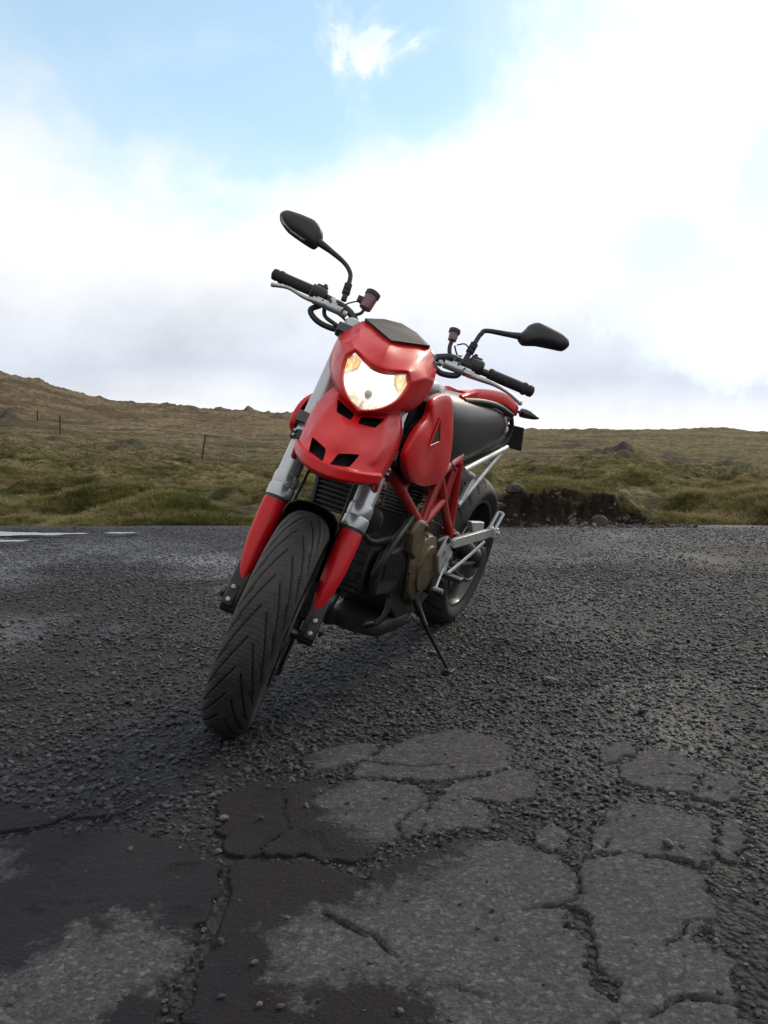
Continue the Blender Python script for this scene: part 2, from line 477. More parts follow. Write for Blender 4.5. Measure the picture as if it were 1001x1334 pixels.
SLABS = {
  's2': [(0.024, 2.121), (0.105, 2.206), (0.228, 2.246), (0.296, 2.193), (0.323, 2.074), (0.292, 2.0), (0.198, 1.929), (0.132, 1.911), (0.016, 1.913), (-0.075, 1.93), (-0.038, 2.024)],
  's1': [(-0.181, 2.019), (-0.133, 2.115), (-0.041, 2.139), (-0.005, 2.081), (-0.065, 2.005), (-0.155, 1.95)],
  's3': [(-0.35, 1.803), (-0.265, 1.897), (-0.143, 1.885), (-0.086, 1.897), (0.003, 1.9), (0.09, 1.893), (0.1, 1.788), (0.088, 1.693), (0.066, 1.65), (0.015, 1.595), (-0.057, 1.516), (-0.133, 1.557), (-0.281, 1.553)],
  's4': [(0.155, 1.88), (0.252, 1.948), (0.343, 1.985), (0.346, 1.886), (0.33, 1.825), (0.259, 1.799), (0.175, 1.82), (0.128, 1.848)],
  's5': [(0.105, 1.774), (0.145, 1.819), (0.209, 1.792), (0.236, 1.716), (0.196, 1.671), (0.117, 1.664), (0.088, 1.651), (0.093, 1.694)],
  's6': [(0.192, 1.63), (0.258, 1.625), (0.314, 1.569), (0.344, 1.486), (0.334, 1.41), (0.306, 1.375), (0.305, 1.325), (0.325, 1.294), (0.308, 1.221), (0.321, 1.157), (0.317, 1.109), (0.29, 1.004), (-0.208, 0.995), (-0.252, 1.097), (-0.263, 1.222), (-0.262, 1.451), (-0.275, 1.521), (-0.131, 1.531), (-0.025, 1.477), (0.079, 1.563), (0.125, 1.614)],
  's7': [(0.383, 1.571), (0.419, 1.678), (0.499, 1.787), (0.578, 1.809), (0.64, 1.777), (0.675, 1.724), (0.629, 1.601), (0.595, 1.551), (0.539, 1.576), (0.47, 1.596)],
  's7b': [(0.377, 1.545), (0.464, 1.574), (0.531, 1.549), (0.569, 1.492), (0.561, 1.416), (0.518, 1.338), (0.441, 1.297), (0.5, 1.298), (0.531, 1.254), (0.488, 1.115), (0.448, 1.007), (0.304, 1.004), (0.337, 1.157), (0.334, 1.25), (0.336, 1.342), (0.35, 1.467)],
  's8': [(0.55, 2.009), (0.673, 2.126), (0.762, 2.053), (0.747, 1.982), (0.679, 1.872), (0.588, 1.885), (0.539, 1.941)],
  's9': [(0.677, 1.842), (0.749, 1.971), (0.808, 1.96), (0.785, 1.854), (0.726, 1.814)],
  's10': [(0.548, 2.141), (0.632, 2.185), (0.629, 2.12), (0.56, 2.046), (0.514, 1.991)],
  's11': [(0.295, 1.65), (0.338, 1.701), (0.365, 1.664), (0.351, 1.597), (0.312, 1.592)],
  's12': [(0.677, 1.698), (0.716, 1.726), (0.714, 1.662), (0.655, 1.557), (0.628, 1.578)],
  's14': [(-0.77, 1.532), (-0.646, 1.642), (-0.469, 1.648), (-0.295, 1.517), (-0.268, 1.413), (-0.28, 1.26), (-0.294, 1.152), (-0.29, 1.098), (-0.271, 0.969), (-0.619, 0.963)],
  's13': [(-0.991, 1.916), (-0.709, 1.726), (-0.508, 1.732), (-0.654, 1.665), (-0.812, 1.56)],
}
DRY = [
  [(-0.187, 2.019), (-0.134, 2.135), (-0.041, 2.159), (0.031, 2.141), (0.106, 2.215), (0.229, 2.264), (0.306, 2.214), (0.344, 2.075), (0.359, 1.886), (0.331, 1.796), (0.241, 1.711), (0.206, 1.654), (0.116, 1.652), (0.082, 1.644), (-0.017, 1.6), (-0.049, 1.623), (-0.042, 1.677), (-0.088, 1.701), (-0.138, 1.786), (-0.091, 1.865), (-0.061, 1.904), (-0.167, 1.94)],
  [(0.194, 1.647), (0.381, 1.742), (0.425, 1.678), (0.543, 2.181), (0.781, 2.19), (0.837, 1.968), (0.73, 1.675), (0.597, 1.473), (0.567, 1.3), (0.477, 1.008), (0.076, 1.0), (0.063, 1.176), (-0.019, 1.187), (-0.075, 1.173), (-0.097, 1.148), (-0.149, 1.185), (-0.17, 1.314), (-0.098, 1.365), (-0.024, 1.393), (0.005, 1.429), (0.075, 1.479), (0.153, 1.565)],
  [(-0.551, 1.146), (-0.501, 1.236), (-0.497, 1.255), (-0.469, 1.306), (-0.415, 1.287), (-0.42, 1.34), (-0.38, 1.352), (-0.345, 1.309), (-0.294, 1.27), (-0.271, 1.219), (-0.298, 1.169), (-0.331, 1.151), (-0.376, 1.096), (-0.401, 1.004), (-0.549, 1.001)],
  [(-0.8, 1.654), (-0.692, 1.578), (-0.647, 1.521), (-0.638, 1.467), (-0.717, 1.478)],
]
CRK= [[(-0.275, 1.521), (-0.262, 1.451), (-0.266, 1.296), (-0.263, 1.222), (-0.257, 1.12)], [(-0.274, 1.477), (-0.252, 1.414), (-0.257, 1.291), (-0.262, 1.241), (-0.283, 1.152), (-0.29, 1.098)], [(-0.727, 1.624), (-0.637, 1.659), (-0.597, 1.766)], [(-0.508, 1.732), (-0.528, 1.646), (-0.554, 1.51)], [(-0.143, 1.809), (-0.098, 1.871), (-0.093, 1.897)]]
STN= [(-0.238, 1.698, 0.018), (0.547, 1.611, 0.031), (-0.179, 1.221, 0.015), (-0.494, 2.026, 0.019), (-0.374, 1.644, 0.017), (-0.298, 1.568, 0.015), (-0.333, 1.594, 0.012), (-0.579, 1.635, 0.018), (-0.459, 1.561, 0.014), (-0.762, 1.978, 0.022), (-0.572, 1.786, 0.014), (-0.64, 1.964, 0.015), (-0.55, 1.794, 0.014), (-0.31, 1.693, 0.024), (-0.356, 1.272, 0.009), (0.534, 2.726, 0.057), (-0.159, 1.126, 0.012), (-0.77, 1.838, 0.014), (-0.715, 1.952, 0.014), (-0.386, 1.711, 0.013), (-0.369, 1.569, 0.011), (-0.021, 1.613, 0.011), (-0.131, 1.123, 0.014), (-0.379, 2.187, 0.027), (-0.464, 2.272, 0.018), (-0.314, 2.108, 0.015), (0.168, 1.988, 0.016), (0.366, 1.808, 0.016), (-0.032, 2.173, 0.019), (0.34, 2.262, 0.018), (0.684, 1.572, 0.025), (0.611, 1.448, 0.018), (0.479, 1.168, 0.014), (0.568, 1.26, 0.013), (0.567, 1.331, 0.016), (0.067, 1.647, 0.01), (-0.85, 2.256, 0.016), (-0.789, 2.321, 0.018), (-0.923, 2.166, 0.017), (-0.655, 2.177, 0.017), (-1.003, 2.519, 0.022), (-0.673, 2.46, 0.017), (-0.914, 2.725, 0.021), (-1.3, 3.101, 0.032), (-1.227, 3.485, 0.03), (-0.615, 2.36, 0.016), (-0.31, 1.962, 0.014), (-0.243, 1.856, 0.013), (-0.519, 1.888, 0.015), (-0.678, 1.727, 0.014), (0.79, 1.849, 0.016), (0.92, 2.103, 0.016), (0.866, 2.236, 0.017), (0.298, 3.311, 0.035), (0.402, 2.881, 0.028), (-0.043, 2.767, 0.022), (-0.126, 2.484, 0.022)]

# ------------------------------------------------------------------ old asphalt slabs (pieces of the road)
allx = [p[0] for s in SLABS.values() for p in s]; ally = [p[1] for s in SLABS.values() for p in s]


def dry_sdf(x, y):
    d = np.full(x.shape, -1e9)
    for poly in DRY:
        d = np.maximum(d, sdf_poly(x, y, poly))
    return d


SLAB_UNION = []


def build_slabs():
    for key, poly in SLABS.items():
        px = [p[0] for p in poly]; py = [p[1] for p in poly]
        st = 0.0055
        gx, gy = np.meshgrid(np.arange(min(px) - .02, max(px) + .02, st), np.arange(min(py) - .02, max(py) + .02, st))
        s = sdf_poly(gx, gy, poly) + 0.034 * fbm(gx * 24, gy * 24, 5, 2, 0.78) + 0.004
        for c in CR_FINE:
            s = np.minimum(s, dist_line(gx + 0.012 * fbm(gx * 20, gy * 20, 3, 77), gy + 0.012 * fbm(gx * 20, gy * 20, 3, 78), c) - 0.0012 + 0.005 * fbm(gx * 12, gy * 12, 2, 79))
        for c in (CRK[2], CRK[4]):
            s = np.minimum(s, dist_line(gx, gy, c) - 0.003 + 0.004 * fbm(gx * 40, gy * 40, 2, 6))
        for c in CRK[:2]:
            s = np.minimum(s, dist_line(gx, gy, c) - 0.004 + 0.005 * fbm(gx * 30, gy * 30, 3, 6))
        z = road_h(gx, gy) * 0.6 + 0.0062 + 0.0028 * fbm(gx * 6, gy * 6, 4, 5) + 0.0012 * fbm(gx * 60, gy * 60, 2, 1)
        z = z - 0.022 * (1 - smooth(-0.004, 0.0045, s)) ** 1.5
        pit = smooth(0.42, 0.62, fbm(gx * 14, gy * 14, 3, 9))
        z = z - 0.004 * pit
        cs = (s[:-1, :-1] + s[1:, 1:]) / 2
        mask = cs > -0.006
        if mask.sum() < 4: continue
        o = grid_mesh('asphalt_slab', gx, gy, z, M_SLAB, {'dry': dry_sdf(gx, gy)}, mask, road)
        SLAB_UNION.append(poly)


CR_FINE = [[(0.245, 1.395), (0.29, 1.405), (0.335, 1.42)], [(0.45, 1.30), (0.49, 1.345), (0.56, 1.37)], [(0.42, 1.60), (0.46, 1.68), (0.50, 1.79)],
           [(-0.04, 2.02), (0.08, 1.99), (0.20, 2.02), (0.30, 2.0)], [(0.05, 1.60), (0.03, 1.70), (0.09, 1.78)], [(0.55, 1.94), (0.66, 1.97), (0.75, 1.96)],
           [(0.50, 1.14), (0.43, 1.16), (0.37, 1.12)], [(-0.10, 1.36), (0.0, 1.30), (0.05, 1.20), (0.16, 1.15)],
           [(-0.23, 1.56), (-0.18, 1.66), (-0.20, 1.80)]]
build_slabs()


# ------------------------------------------------------------------ stones
def rock_mesh(name, seed, mat, sub=1, flat=0.6):
    bm = bmesh.new()
    bmesh.ops.create_icosphere(bm, subdivisions=sub, radius=1.0)
    rr = random.Random(seed)
    sx, sy, sz = rr.uniform(0.8, 1.25), rr.uniform(0.6, 1.0), rr.uniform(flat * 0.7, flat)
    cuts = [(Vector((rr.uniform(-1, 1), rr.uniform(-1, 1), rr.uniform(-1, 1))).normalized(), rr.uniform(0.55, 0.85)) for _ in range(7)]
    for v in bm.verts:
        p = v.co.copy()
        for n, d in cuts:
            k = p.dot(n)
            if k > d: p -= n * (k - d)
        p *= rr.uniform(0.93, 1.06)
        v.co = Vector((p.x * sx, p.y * sy, p.z * sz))
    me = bpy.data.meshes.new(name)
    bm.to_mesh(me); bm.free()
    me.materials.append(mat)
    return me


def scatter(name, pts, scales, protos, label=None, dry=None, tilt=3.14):
    """one 'stuff' object: points carrying instances of a few small meshes"""
    me = bpy.data.meshes.new(name)
    n = len(pts)
    me.vertices.add(n); me.vertices.foreach_set('co', np.asarray(pts, np.float32).ravel())
    at = me.attributes.new('size', 'FLOAT', 'POINT'); at.data.foreach_set('value', np.asarray(scales, np.float32))
    rot = RNG.uniform(-1, 1, (n, 3)) * (tilt, tilt, 3.14159)
    at = me.attributes.new('rot', 'FLOAT_VECTOR', 'POINT'); at.data.foreach_set('vector', rot.astype(np.float32).ravel())
    if dry is not None:
        at = me.attributes.new('dry', 'FLOAT', 'POINT'); at.data.foreach_set('value', np.asarray(dry, np.float32))
        at = me.attributes.new('wet', 'FLOAT', 'POINT'); at.data.foreach_set('value', np.asarray(wet_patch(np.asarray(pts)[:, 0], np.asarray(pts)[:, 1]), np.float32))
    o = bpy.data.objects.new(name, me); COL.objects.link(o)
    col = bpy.data.collections.new(name + '_kinds')
    for i, pm in enumerate(protos):
        col.objects.link(bpy.data.objects.new('kind', pm))
    ng = bpy.data.node_groups.new(name + '_scatter', 'GeometryNodeTree')
    ng.interface.new_socket('Geometry', in_out='INPUT', socket_type='NodeSocketGeometry')
    ng.interface.new_socket('Geometry', in_out='OUTPUT', socket_type='NodeSocketGeometry')
    N, L = ng.nodes, ng.links
    gi, go = N.new('NodeGroupInput'), N.new('NodeGroupOutput')
    iop = N.new('GeometryNodeInstanceOnPoints')
    ci = N.new('GeometryNodeCollectionInfo'); ci.inputs['Collection'].default_value = col
    ci.inputs['Separate Children'].default_value = True; ci.inputs['Reset Children'].default_value = True
    a1 = N.new('GeometryNodeInputNamedAttribute'); a1.data_type = 'FLOAT'; a1.inputs['Name'].default_value = 'size'
    a2 = N.new('GeometryNodeInputNamedAttribute'); a2.data_type = 'FLOAT_VECTOR'; a2.inputs['Name'].default_value = 'rot'
    L.new(gi.outputs[0], iop.inputs['Points']); L.new(ci.outputs[0], iop.inputs['Instance'])
    iop.inputs['Pick Instance'].default_value = True
    L.new(a2.outputs['Attribute'], iop.inputs['Rotation']); L.new(a1.outputs['Attribute'], iop.inputs['Scale'])
    L.new(iop.outputs[0], go.inputs[0])
    md = o.modifiers.new('scatter', 'NODES'); md.node_group = ng
    tag(o, label, kind='stuff')
    return o


def on_slab(x, y, margin=0.0):
    d = np.full(np.shape(x), -1e9)
    for poly in SLAB_UNION:
        d = np.maximum(d, sdf_poly(x, y, poly))
    for c in CRK[:2]:
        d = np.where(dist_line(x, y, c) < 0.008, -1, d)
    return d > margin


def gravel():
    P, S = [], []
    def band(y0, y1, n, smin, smax, wide=0.52, pw=2.2):
        y = np.sqrt(RNG.uniform(y0 * y0, y1 * y1, n))
        x = RNG.uniform(-1, 1, n) * (wide * y + 0.15)
        s = smin + (smax - smin) * RNG.random(n) ** pw
        P.append(np.stack([x, y], -1)); S.append(s)
    band(0.85, 1.8, 15000, 0.0016, 0.0085, pw=3.0)
    band(1.6, 3.2, 34000, 0.0020, 0.0125, pw=3.2)
    band(3.0, 5.0, 46000, 0.0028, 0.0135, pw=3.2)
    band(4.8, 7.6, 60000, 0.0035, 0.0125, pw=2.6)
    p = np.concatenate(P); s = np.concatenate(S)
    x, y = p[:, 0], p[:, 1]
    on = on_slab(x, y, 0.004)
    leftdark = (x < -0.12) & (y < 2.0)
    keep = np.where(on, RNG.random(len(x)) < np.where(s < 0.004, 0.11, 0.022), True)
    keep &= ~(((y < 1.75) & (x < -0.1)) & (RNG.random(len(x)) < 0.55))
    dens = 0.72 + 1.0 * fbm(x * 1.6, y * 1.6, 4, 21, 0.6)
    keep &= RNG.random(len(x)) < np.clip(dens, 0.18, 1.0)
    for poly in PUDDLES: keep &= ~((sdf_poly(x, y, poly) > 0.0) & (RNG.random(len(x)) < 0.97))
    keep &= y < edge_y(x) + 0.12
    x, y, s, on = x[keep], y[keep], s[keep], on[keep]
    z = road_h(x, y) * np.where(on, 0.6, 1) + s * 0.22 + np.where(on, 0.0062, 0)
    protos = [rock_mesh('gravel_kind', 40 + i, M_GRAVEL, 1 if i < 5 else 2) for i in range(6)]
    scatter('gravel', np.stack([x, y, z], -1), s, protos, 'loose dark wet gravel strewn over the road', tilt=0.5, dry=dry_track(x, y))


PUDDLES = [[(-3.6, 6.25), (-3.122, 6.40), (-2.464, 6.42), (-2.05, 6.47), (-1.86, 6.49), (-1.78, 6.43), (-1.86, 6.40), (-2.042, 6.36), (-2.534, 6.18), (-2.974, 6.09), (-3.6, 6.05)],
           [(-3.2, 5.87), (-2.896, 5.93), (-2.534, 6.00), (-2.38, 5.97), (-2.402, 5.84), (-2.804, 5.74), (-3.2, 5.70)]]
gravel()
for i, (x, y, w) in enumerate(STN):
    me = rock_mesh('stone', 100 + i, M_PALE if i % 3 else M_GRAVEL, 2, 0.62)
    o = bpy.data.objects.new('stone', me); COL.objects.link(o); o.parent = road
    sc = w * 0.46
    if w > 0.05: o.scale = (sc, sc * 0.8, sc * 0.3)
    else: o.scale = (sc, sc, sc)
    o.rotation_euler = (random.uniform(-.3, .3), random.uniform(-.3, .3), random.uniform(0, 6.28))
    top = 0.009 if on_slab(np.array([x]), np.array([y]))[0] else 0.004
    o.location = (x, y, top + sc * 0.25)
stone_protos = [rock_mesh('stone', 300 + i, M_GRAVEL, 2, 0.65) for i in range(8)]
k = 0
while k < 150:
    y = math.sqrt(random.uniform(1.0, 3.3 ** 2)); x = random.uniform(-0.5, 0.5) * y
    if on_slab(np.array([x]), np.array([y]))[0] and random.random() < 0.93: continue
    if 0.0 < x < 0.45 and y < 1.7: continue
    o = bpy.data.objects.new('stone', stone_protos[k % 8]); COL.objects.link(o); o.parent = road
    sc = random.uniform(0.0065, 0.0105) * (0.6 + 0.25 * y)
    o.scale = (sc, sc, sc)
    o.rotation_euler = (random.uniform(-.3, .3), random.uniform(-.3, .3), random.uniform(0, 6.28))
    o.location = (x, y, 0.004 + sc * 0.3)
    k += 1

# puddles at the verge
def mat_water():
    m, t, b = material('puddle_water')
    b.inputs['Base Color'].default_value = (0.012, 0.011, 0.010, 1)
    b.inputs['Roughness'].default_value = 0.10
    b.inputs['IOR'].default_value = 1.33
    b.inputs['Specular IOR Level'].default_value = 0.6
    tc = t.new('ShaderNodeTexCoord').outputs['Object']
    t.l.new(t.bump(t.noise(tc, 14, 3, 0.5), 0.04, 0.01), b.inputs['Normal'])
    return m


M_WATER = mat_water()
for poly, lab in zip(PUDDLES, ('long shallow puddle along the grass verge at the left', 'smaller puddle on the gravel in front of the long one')):
    gx, gy = np.meshgrid(np.arange(-4.2, -1.1, 0.02), np.arange(5.6, 6.75, 0.01))
    s = sdf_poly(gx, gy, poly) - 0.045 + 0.14 * fbm(gx * 4, gy * 12, 5, 12, 0.65)
    cs = (s[:-1, :-1] + s[1:, 1:]) / 2
    o = grid_mesh('puddle', gx, gy, np.full(gx.shape, 0.0035), M_WATER, None, cs > 0)
    tag(o, lab, kind='structure')


# ------------------------------------------------------------------ moor
DISTS = np.array([7.2, 8, 10, 12, 20, 42, 60, 80, 130, 200, 260, 300])
COLPX = np.array([-250, 0, 160, 330, 500, 650, 720, 800, 900, 1000, 1250])
TAB = np.array([
    # 7.2  8    10   12   20   42   60   80   130  200  260  300
    [686, 672, 655, 645, 612, 575, 556, 540, 525, 490, 470, 480],
    [686, 672, 655, 640, 610, 575, 557, 546, 545, 508, 488, 500],
    [686, 671, 655, 645, 620, 590, 577, 570, 560, 537, 524, 540],
    [686, 669, 655, 644, 628, 611, 594, 584, 566, 549, 538, 545],
    [686, 668, 655, 645, 627, 608, 595, 584, 570, 557, 548, 555],
    [648, 645, 642, 638, 622, 606, 597, 588, 573, 563, 558, 562],
    [642, 639, 637, 634, 620, 603, 596, 588, 573, 564, 559, 562],
    [648, 646, 642, 634, 617, 597, 598, 588, 574, 564, 560, 563],
    [686, 668, 650, 640, 624, 606, 604, 597, 582, 566, 560, 564],
    [686, 670, 654, 645, 632, 614, 606, 588, 583, 567, 563, 567],
    [686, 670, 655, 645, 630, 612, 600, 580, 575, 565, 560, 565]], float)


def terr_h(X, Y):
    D = np.hypot(X, Y) + 1e-6
    az = np.arctan2(X, Y)
    front = np.abs(az) < 0.62
    px = 500 + 1151 * np.tan(np.clip(az, -0.6, 0.6))
    ld = np.log(np.clip(D * np.cos(np.clip(az, -1.2, 1.2)), 7.2, 300))
    lds = np.log(DISTS)
    # smooth interpolation of the surveyed levels
    Zt = CAM_H - (TAB - (559 + (COLPX[:, None] - 500) * 0.0135)) / 1151 * DISTS[None, :]
    ci = np.clip(np.searchsorted(COLPX, px, 'right') - 1, 0, len(COLPX) - 2)
    fc = np.clip((px - COLPX[ci]) / (COLPX[ci + 1] - COLPX[ci]), 0, 1); fc = fc * fc * (3 - 2 * fc)
    di = np.clip(np.searchsorted(lds, ld, 'right') - 1, 0, len(lds) - 2)
    fd = np.clip((ld - lds[di]) / (lds[di + 1] - lds[di]), 0, 1)
    z = (Zt[ci, di] * (1 - fc) + Zt[ci + 1, di] * fc) * (1 - fd) + (Zt[ci, di + 1] * (1 - fc) + Zt[ci + 1, di + 1] * fc) * fd
    # elsewhere: rolling moor
    w = 1 - smooth(0.55, 0.8, np.abs(az))
    zg = 0.1 + 5 * fbm(X / 60, Y / 60, 3, 31) * smooth(8, 90, D) + 4 * smooth(100, 260, D)
    z = z * w + zg * (1 - w)
    # tussocks and lumps
    near = 1 - smooth(30, 80, D)
    n1 = fbm(X * 0.9, Y * 0.9, 4, 41, 0.55)
    n2 = np.abs(fbm(X * 0.28, Y * 0.28, 4, 47, 0.6))
    n3 = fbm(X * 2.4, Y * 2.4, 3, 43, 0.6)
    z = z + near * (0.26 * n1 * smooth(7.4, 9.5, D) + 0.08 * n1 + 0.09 * n3 * smooth(7.2, 8.4, D)) + 0.55 * (0.25 - n2) * smooth(9, 25, D)
    z = z + smooth(35, 120, D) * (1.0 * fbm(X / 14, Y / 14, 5, 51, 0.6)) * (0.3 + D / 260)
    z = z + smooth(150, 250, D) * 0.9 * np.maximum(fbm(X / 5, Y / 5, 4, 57, 0.65) - 0.1, 0) * (1 + 1.2 * (az < -0.05))
    return z


def bank_w(X):
    return smooth(0.55, 0.95, X) * (1 - smooth(2.05, 2.5, X))


def terrain():
    azf = np.concatenate([np.arange(-180, -34, 3.0), np.arange(-34, 34, 0.115), np.arange(34, 180.1, 3.0)])
    azf = np.radians(azf)
    rr = np.concatenate([np.linspace(0.5, 5.5, 6), np.linspace(5.6, 9.0, 100), np.exp(np.linspace(np.log(9.05), np.log(330), 400)), [420, 700, 1200]])
    A, D = np.meshgrid(azf, rr)
    X, Y = D * np.sin(A), D * np.cos(A)
    Z = terr_h(X, Y)
    # the road side: ground falls under the road sheet, verge line ragged
    e = Y - edge_y(X) + 0.26 * fbm(X * 1.3, Y * 1.3, 5, 61, 0.6) + 0.05 * fbm(X * 9, Y * 9, 2, 63)
    bw = bank_w(X)
    e = e - 0.32 * bw
    up_soft = smooth(-0.15, 0.75, e)
    up_bank = smooth(-0.04, 0.20, e + 0.16 * fbm(X * 5, Y * 5, 4, 66, 0.65))
    up = up_soft * (1 - bw) + up_bank * bw
    zlow = -0.14
    Z = zlow + (Z + 0.02 - zlow) * up
    Z = np.where(np.abs(X) > 70, np.where(e < 0, -0.3, Z), Z)
    # collapsed soil at the foot of the bank
    Z = Z + bw * 0.20 * smooth(-0.42, -0.02, e) * (1 - smooth(0.0, 0.1, e)) + bw * 0.03 * fbm(X * 12, Y * 12, 3, 68) * (e < 0.1)
    Z = np.where(D > 340, Z - (D - 330) * 0.05, Z)
    hol = smooth(0.05, -0.45, fbm(X * 0.9, Y * 0.9, 4, 41, 0.55) + 0.5 * fbm(X * 2.4, Y * 2.4, 3, 43, 0.6)) * (1 - smooth(40, 90, D))
    hol = np.maximum(hol, smooth(0.0, -0.35, fbm(X / 14, Y / 14, 5, 51, 0.6)) * smooth(35, 80, D) * 0.75)
    hol = np.maximum(hol, smooth(0.10, 0.30, fbm(X / 6, Y / 6, 5, 91, 0.65)) * 0.6 * smooth(14, 40, D))
    brown = 0.20 + 0.50 * smooth(45, 130, D) * smooth(20, -20, X) + 0.12 * smooth(60, 160, D)
    px = 500 + 1151 * np.tan(np.clip(A, -0.6, 0.6))
    brown = brown - 0.35 * np.exp(-((px - 950) / 110) ** 2) * smooth(45, 60, D) * (1 - smooth(110, 150, D))
    brown = brown + 0.18 * smooth(560, 700, px) * (1 - smooth(30, 45, D))
    soil = bw * (1 - smooth(0.10, 0.22, e)) + 0.65 * (1 - smooth(0.05, 0.35, e)) * (1 - bw)
    rk = np.zeros_like(Z)
    # low dark outcrops on the moor
    for opx, od, wpx, wd, hh in ((165, 50, 34, 4, 0.42), (75, 48, 20, 3, 0.28), (800, 42, 34, 3, 0.55), (880, 44, 30, 3, 0.35), (945, 38, 26, 2, 0.3), (10, 75, 16, 5, 0.8),
                                 (195, 150, 40, 6, 0.7), (490, 120, 30, 5, .6), (705, 33, 18, 2, .3), (970, 26, 30, 2, .3)):
        g = np.exp(-(((px - opx) / wpx) ** 2 + ((D - od) / wd) ** 2)) * (np.abs(A) < 0.6)
        lump = fbm(X * 0.8 * 45 / od, Y * 0.8 * 45 / od, 4, 71, 0.6)
        Z = Z + g * hh * (0.5 + 2.0 * lump)
        rk = np.maximum(rk, smooth(0.35, 0.6, g * (0.7 + 1.6 * lump)) * 0.9)
    # exposed rock and cairn bumps on the left skyline
    sk = smooth(190, 235, D) * (px < 420) * np.maximum(fbm(X / 7, Y / 7, 4, 73, 0.6) - 0.15, 0)
    Z = Z + sk * 1.5
    rk = np.maximum(rk, np.clip(sk * 2.2, 0, 0.7))
    g = np.exp(-(((px - 165) / 5) ** 2 + ((D - 250) / 6) ** 2)) * (np.abs(A) < 0.6)
    Z = Z + g * 0.9
    o = grid_mesh('moor_hillside', X, Y, Z, M_TERR, {'brown': brown, 'soil': np.clip(soil, 0, 1), 'rock': rk, 'hollow': hol})
    tag(o, 'rough moorland of green and brown grass rising to low hills', kind='structure')
    return X, Y, Z


TX, TY, TZ = terrain()
_el = (TX[0] * 0)


def terrain_z(x, y):
    """height of the built moor mesh, bilinear in its own polar grid"""
    a = np.degrees(np.arctan2(x, y)); d = np.hypot(x, y)
    azd = np.degrees(np.arctan2(TX[-1], TY[-1])); azd[0] = -180.0; azd[-1] = 180.0
    rr = np.hypot(TX[:, 5], TY[:, 5])
    i = np.clip(np.searchsorted(rr, d) - 1, 0, len(rr) - 2); j = np.clip(np.searchsorted(azd, a) - 1, 0, len(azd) - 2)
    u = np.clip((d - rr[i]) / (rr[i + 1] - rr[i]), 0, 1); v = np.clip((a - azd[j]) / (azd[j + 1] - azd[j]), 0, 1)
    return (TZ[i, j] * (1 - v) + TZ[i, j + 1] * v) * (1 - u) + (TZ[i + 1, j] * (1 - v) + TZ[i + 1, j + 1] * v) * u


def tuft_mesh(seed, blades=30, h=0.16, spread=0.09):
    rr = random.Random(seed)
    V, Fc = [], []
    for _ in range(blades):
        a = rr.uniform(0, 6.283); r0 = rr.uniform(0, spread) ; lean = rr.uniform(0.3, 1.6); hh = h * rr.uniform(0.5, 1.1)
        bx, by = r0 * math.cos(a), r0 * math.sin(a)
        da = a + rr.uniform(-0.9, 0.9); dx, dy = math.cos(da), math.sin(da)
        wx, wy = -dy * 0.004, dx * 0.004
        pts = []
        for k in range(4):
            u = k / 3
            off = lean * hh * u * u
            pts.append((bx + dx * off, by + dy * off, hh * (u - 0.35 * lean * u * u)))
        b = len(V)
        for k, p in enumerate(pts[:3]):
            w = 1 - k * 0.28
            V.append((p[0] - wx * w, p[1] - wy * w, p[2])); V.append((p[0] + wx * w, p[1] + wy * w, p[2]))
        V.append(pts[3])
        Fc += [(b, b + 1, b + 3, b + 2), (b + 2, b + 3, b + 5, b + 4), (b + 4, b + 5, b + 6)]
    me = bpy.data.meshes.new('tuft'); me.from_pydata(V, [], Fc); me.materials.append(M_GRASS)
    return me


def grass():
    P = []
    n = 95000
    d = 6.7 * (34 / 6.7) ** (RNG.random(n) ** 1.15)
    a = RNG.uniform(-0.53, 0.53, n)
    x, y = d * np.sin(a), d * np.cos(a)
    e = y - edge_y(x)
    bw = bank_w(x)
    clump = fbm(x * 1.1, y * 1.1, 3, 81)
    keep = (e > 0.02 + 0.22 * (RNG.random(n))) & ((bw < 0.4) | (e + 0.15 * RNG.random(n) > 0.48)) & (clump + 0.35 * (RNG.random(n) - 0.5) > -0.12)
    keep |= (e > -0.1) & (e < 0.3) & (bw < 0.3) & (clump > 0.15)
    x, y, d, clump = x[keep], y[keep], d[keep], clump[keep]
    z = terrain_z(x, y) - 0.01
    s = RNG.uniform(0.55, 1.15, len(x)) * (0.8 + 0.5 * np.clip(clump, -0.5, 1)) * (0.8 + d * 0.022)
    s *= np.where(y - edge_y(x) < 0.4, 0.65, 1)
    scatter('moor_grass', np.stack([x, y, z], -1), s, [tuft_mesh(i, 30, 0.055 + 0.02 * (i % 3)) for i in range(6)],
            'tufted moor grass growing beyond the road edge', tilt=0.25)


grass()

# broken stones and clods at the foot of the cut bank
_x = RNG.uniform(0.55, 2.6, 380); _y = 6.95 + 0.115 * _x + np.abs(RNG.normal(0, 0.16, 380))
_z = np.maximum(terrain_z(_x, _y), road_h(_x, _y)) + 0.004
scatter('bank_rubble', np.stack([_x, _y, _z], -1), 0.008 + 0.030 * RNG.random(380) ** 4, [rock_mesh('rubble_kind', 700 + i, M_ROCK, 1, 0.8) for i in range(4)],
        'broken stones and soil clods at the foot of the cut bank', tilt=1.0)

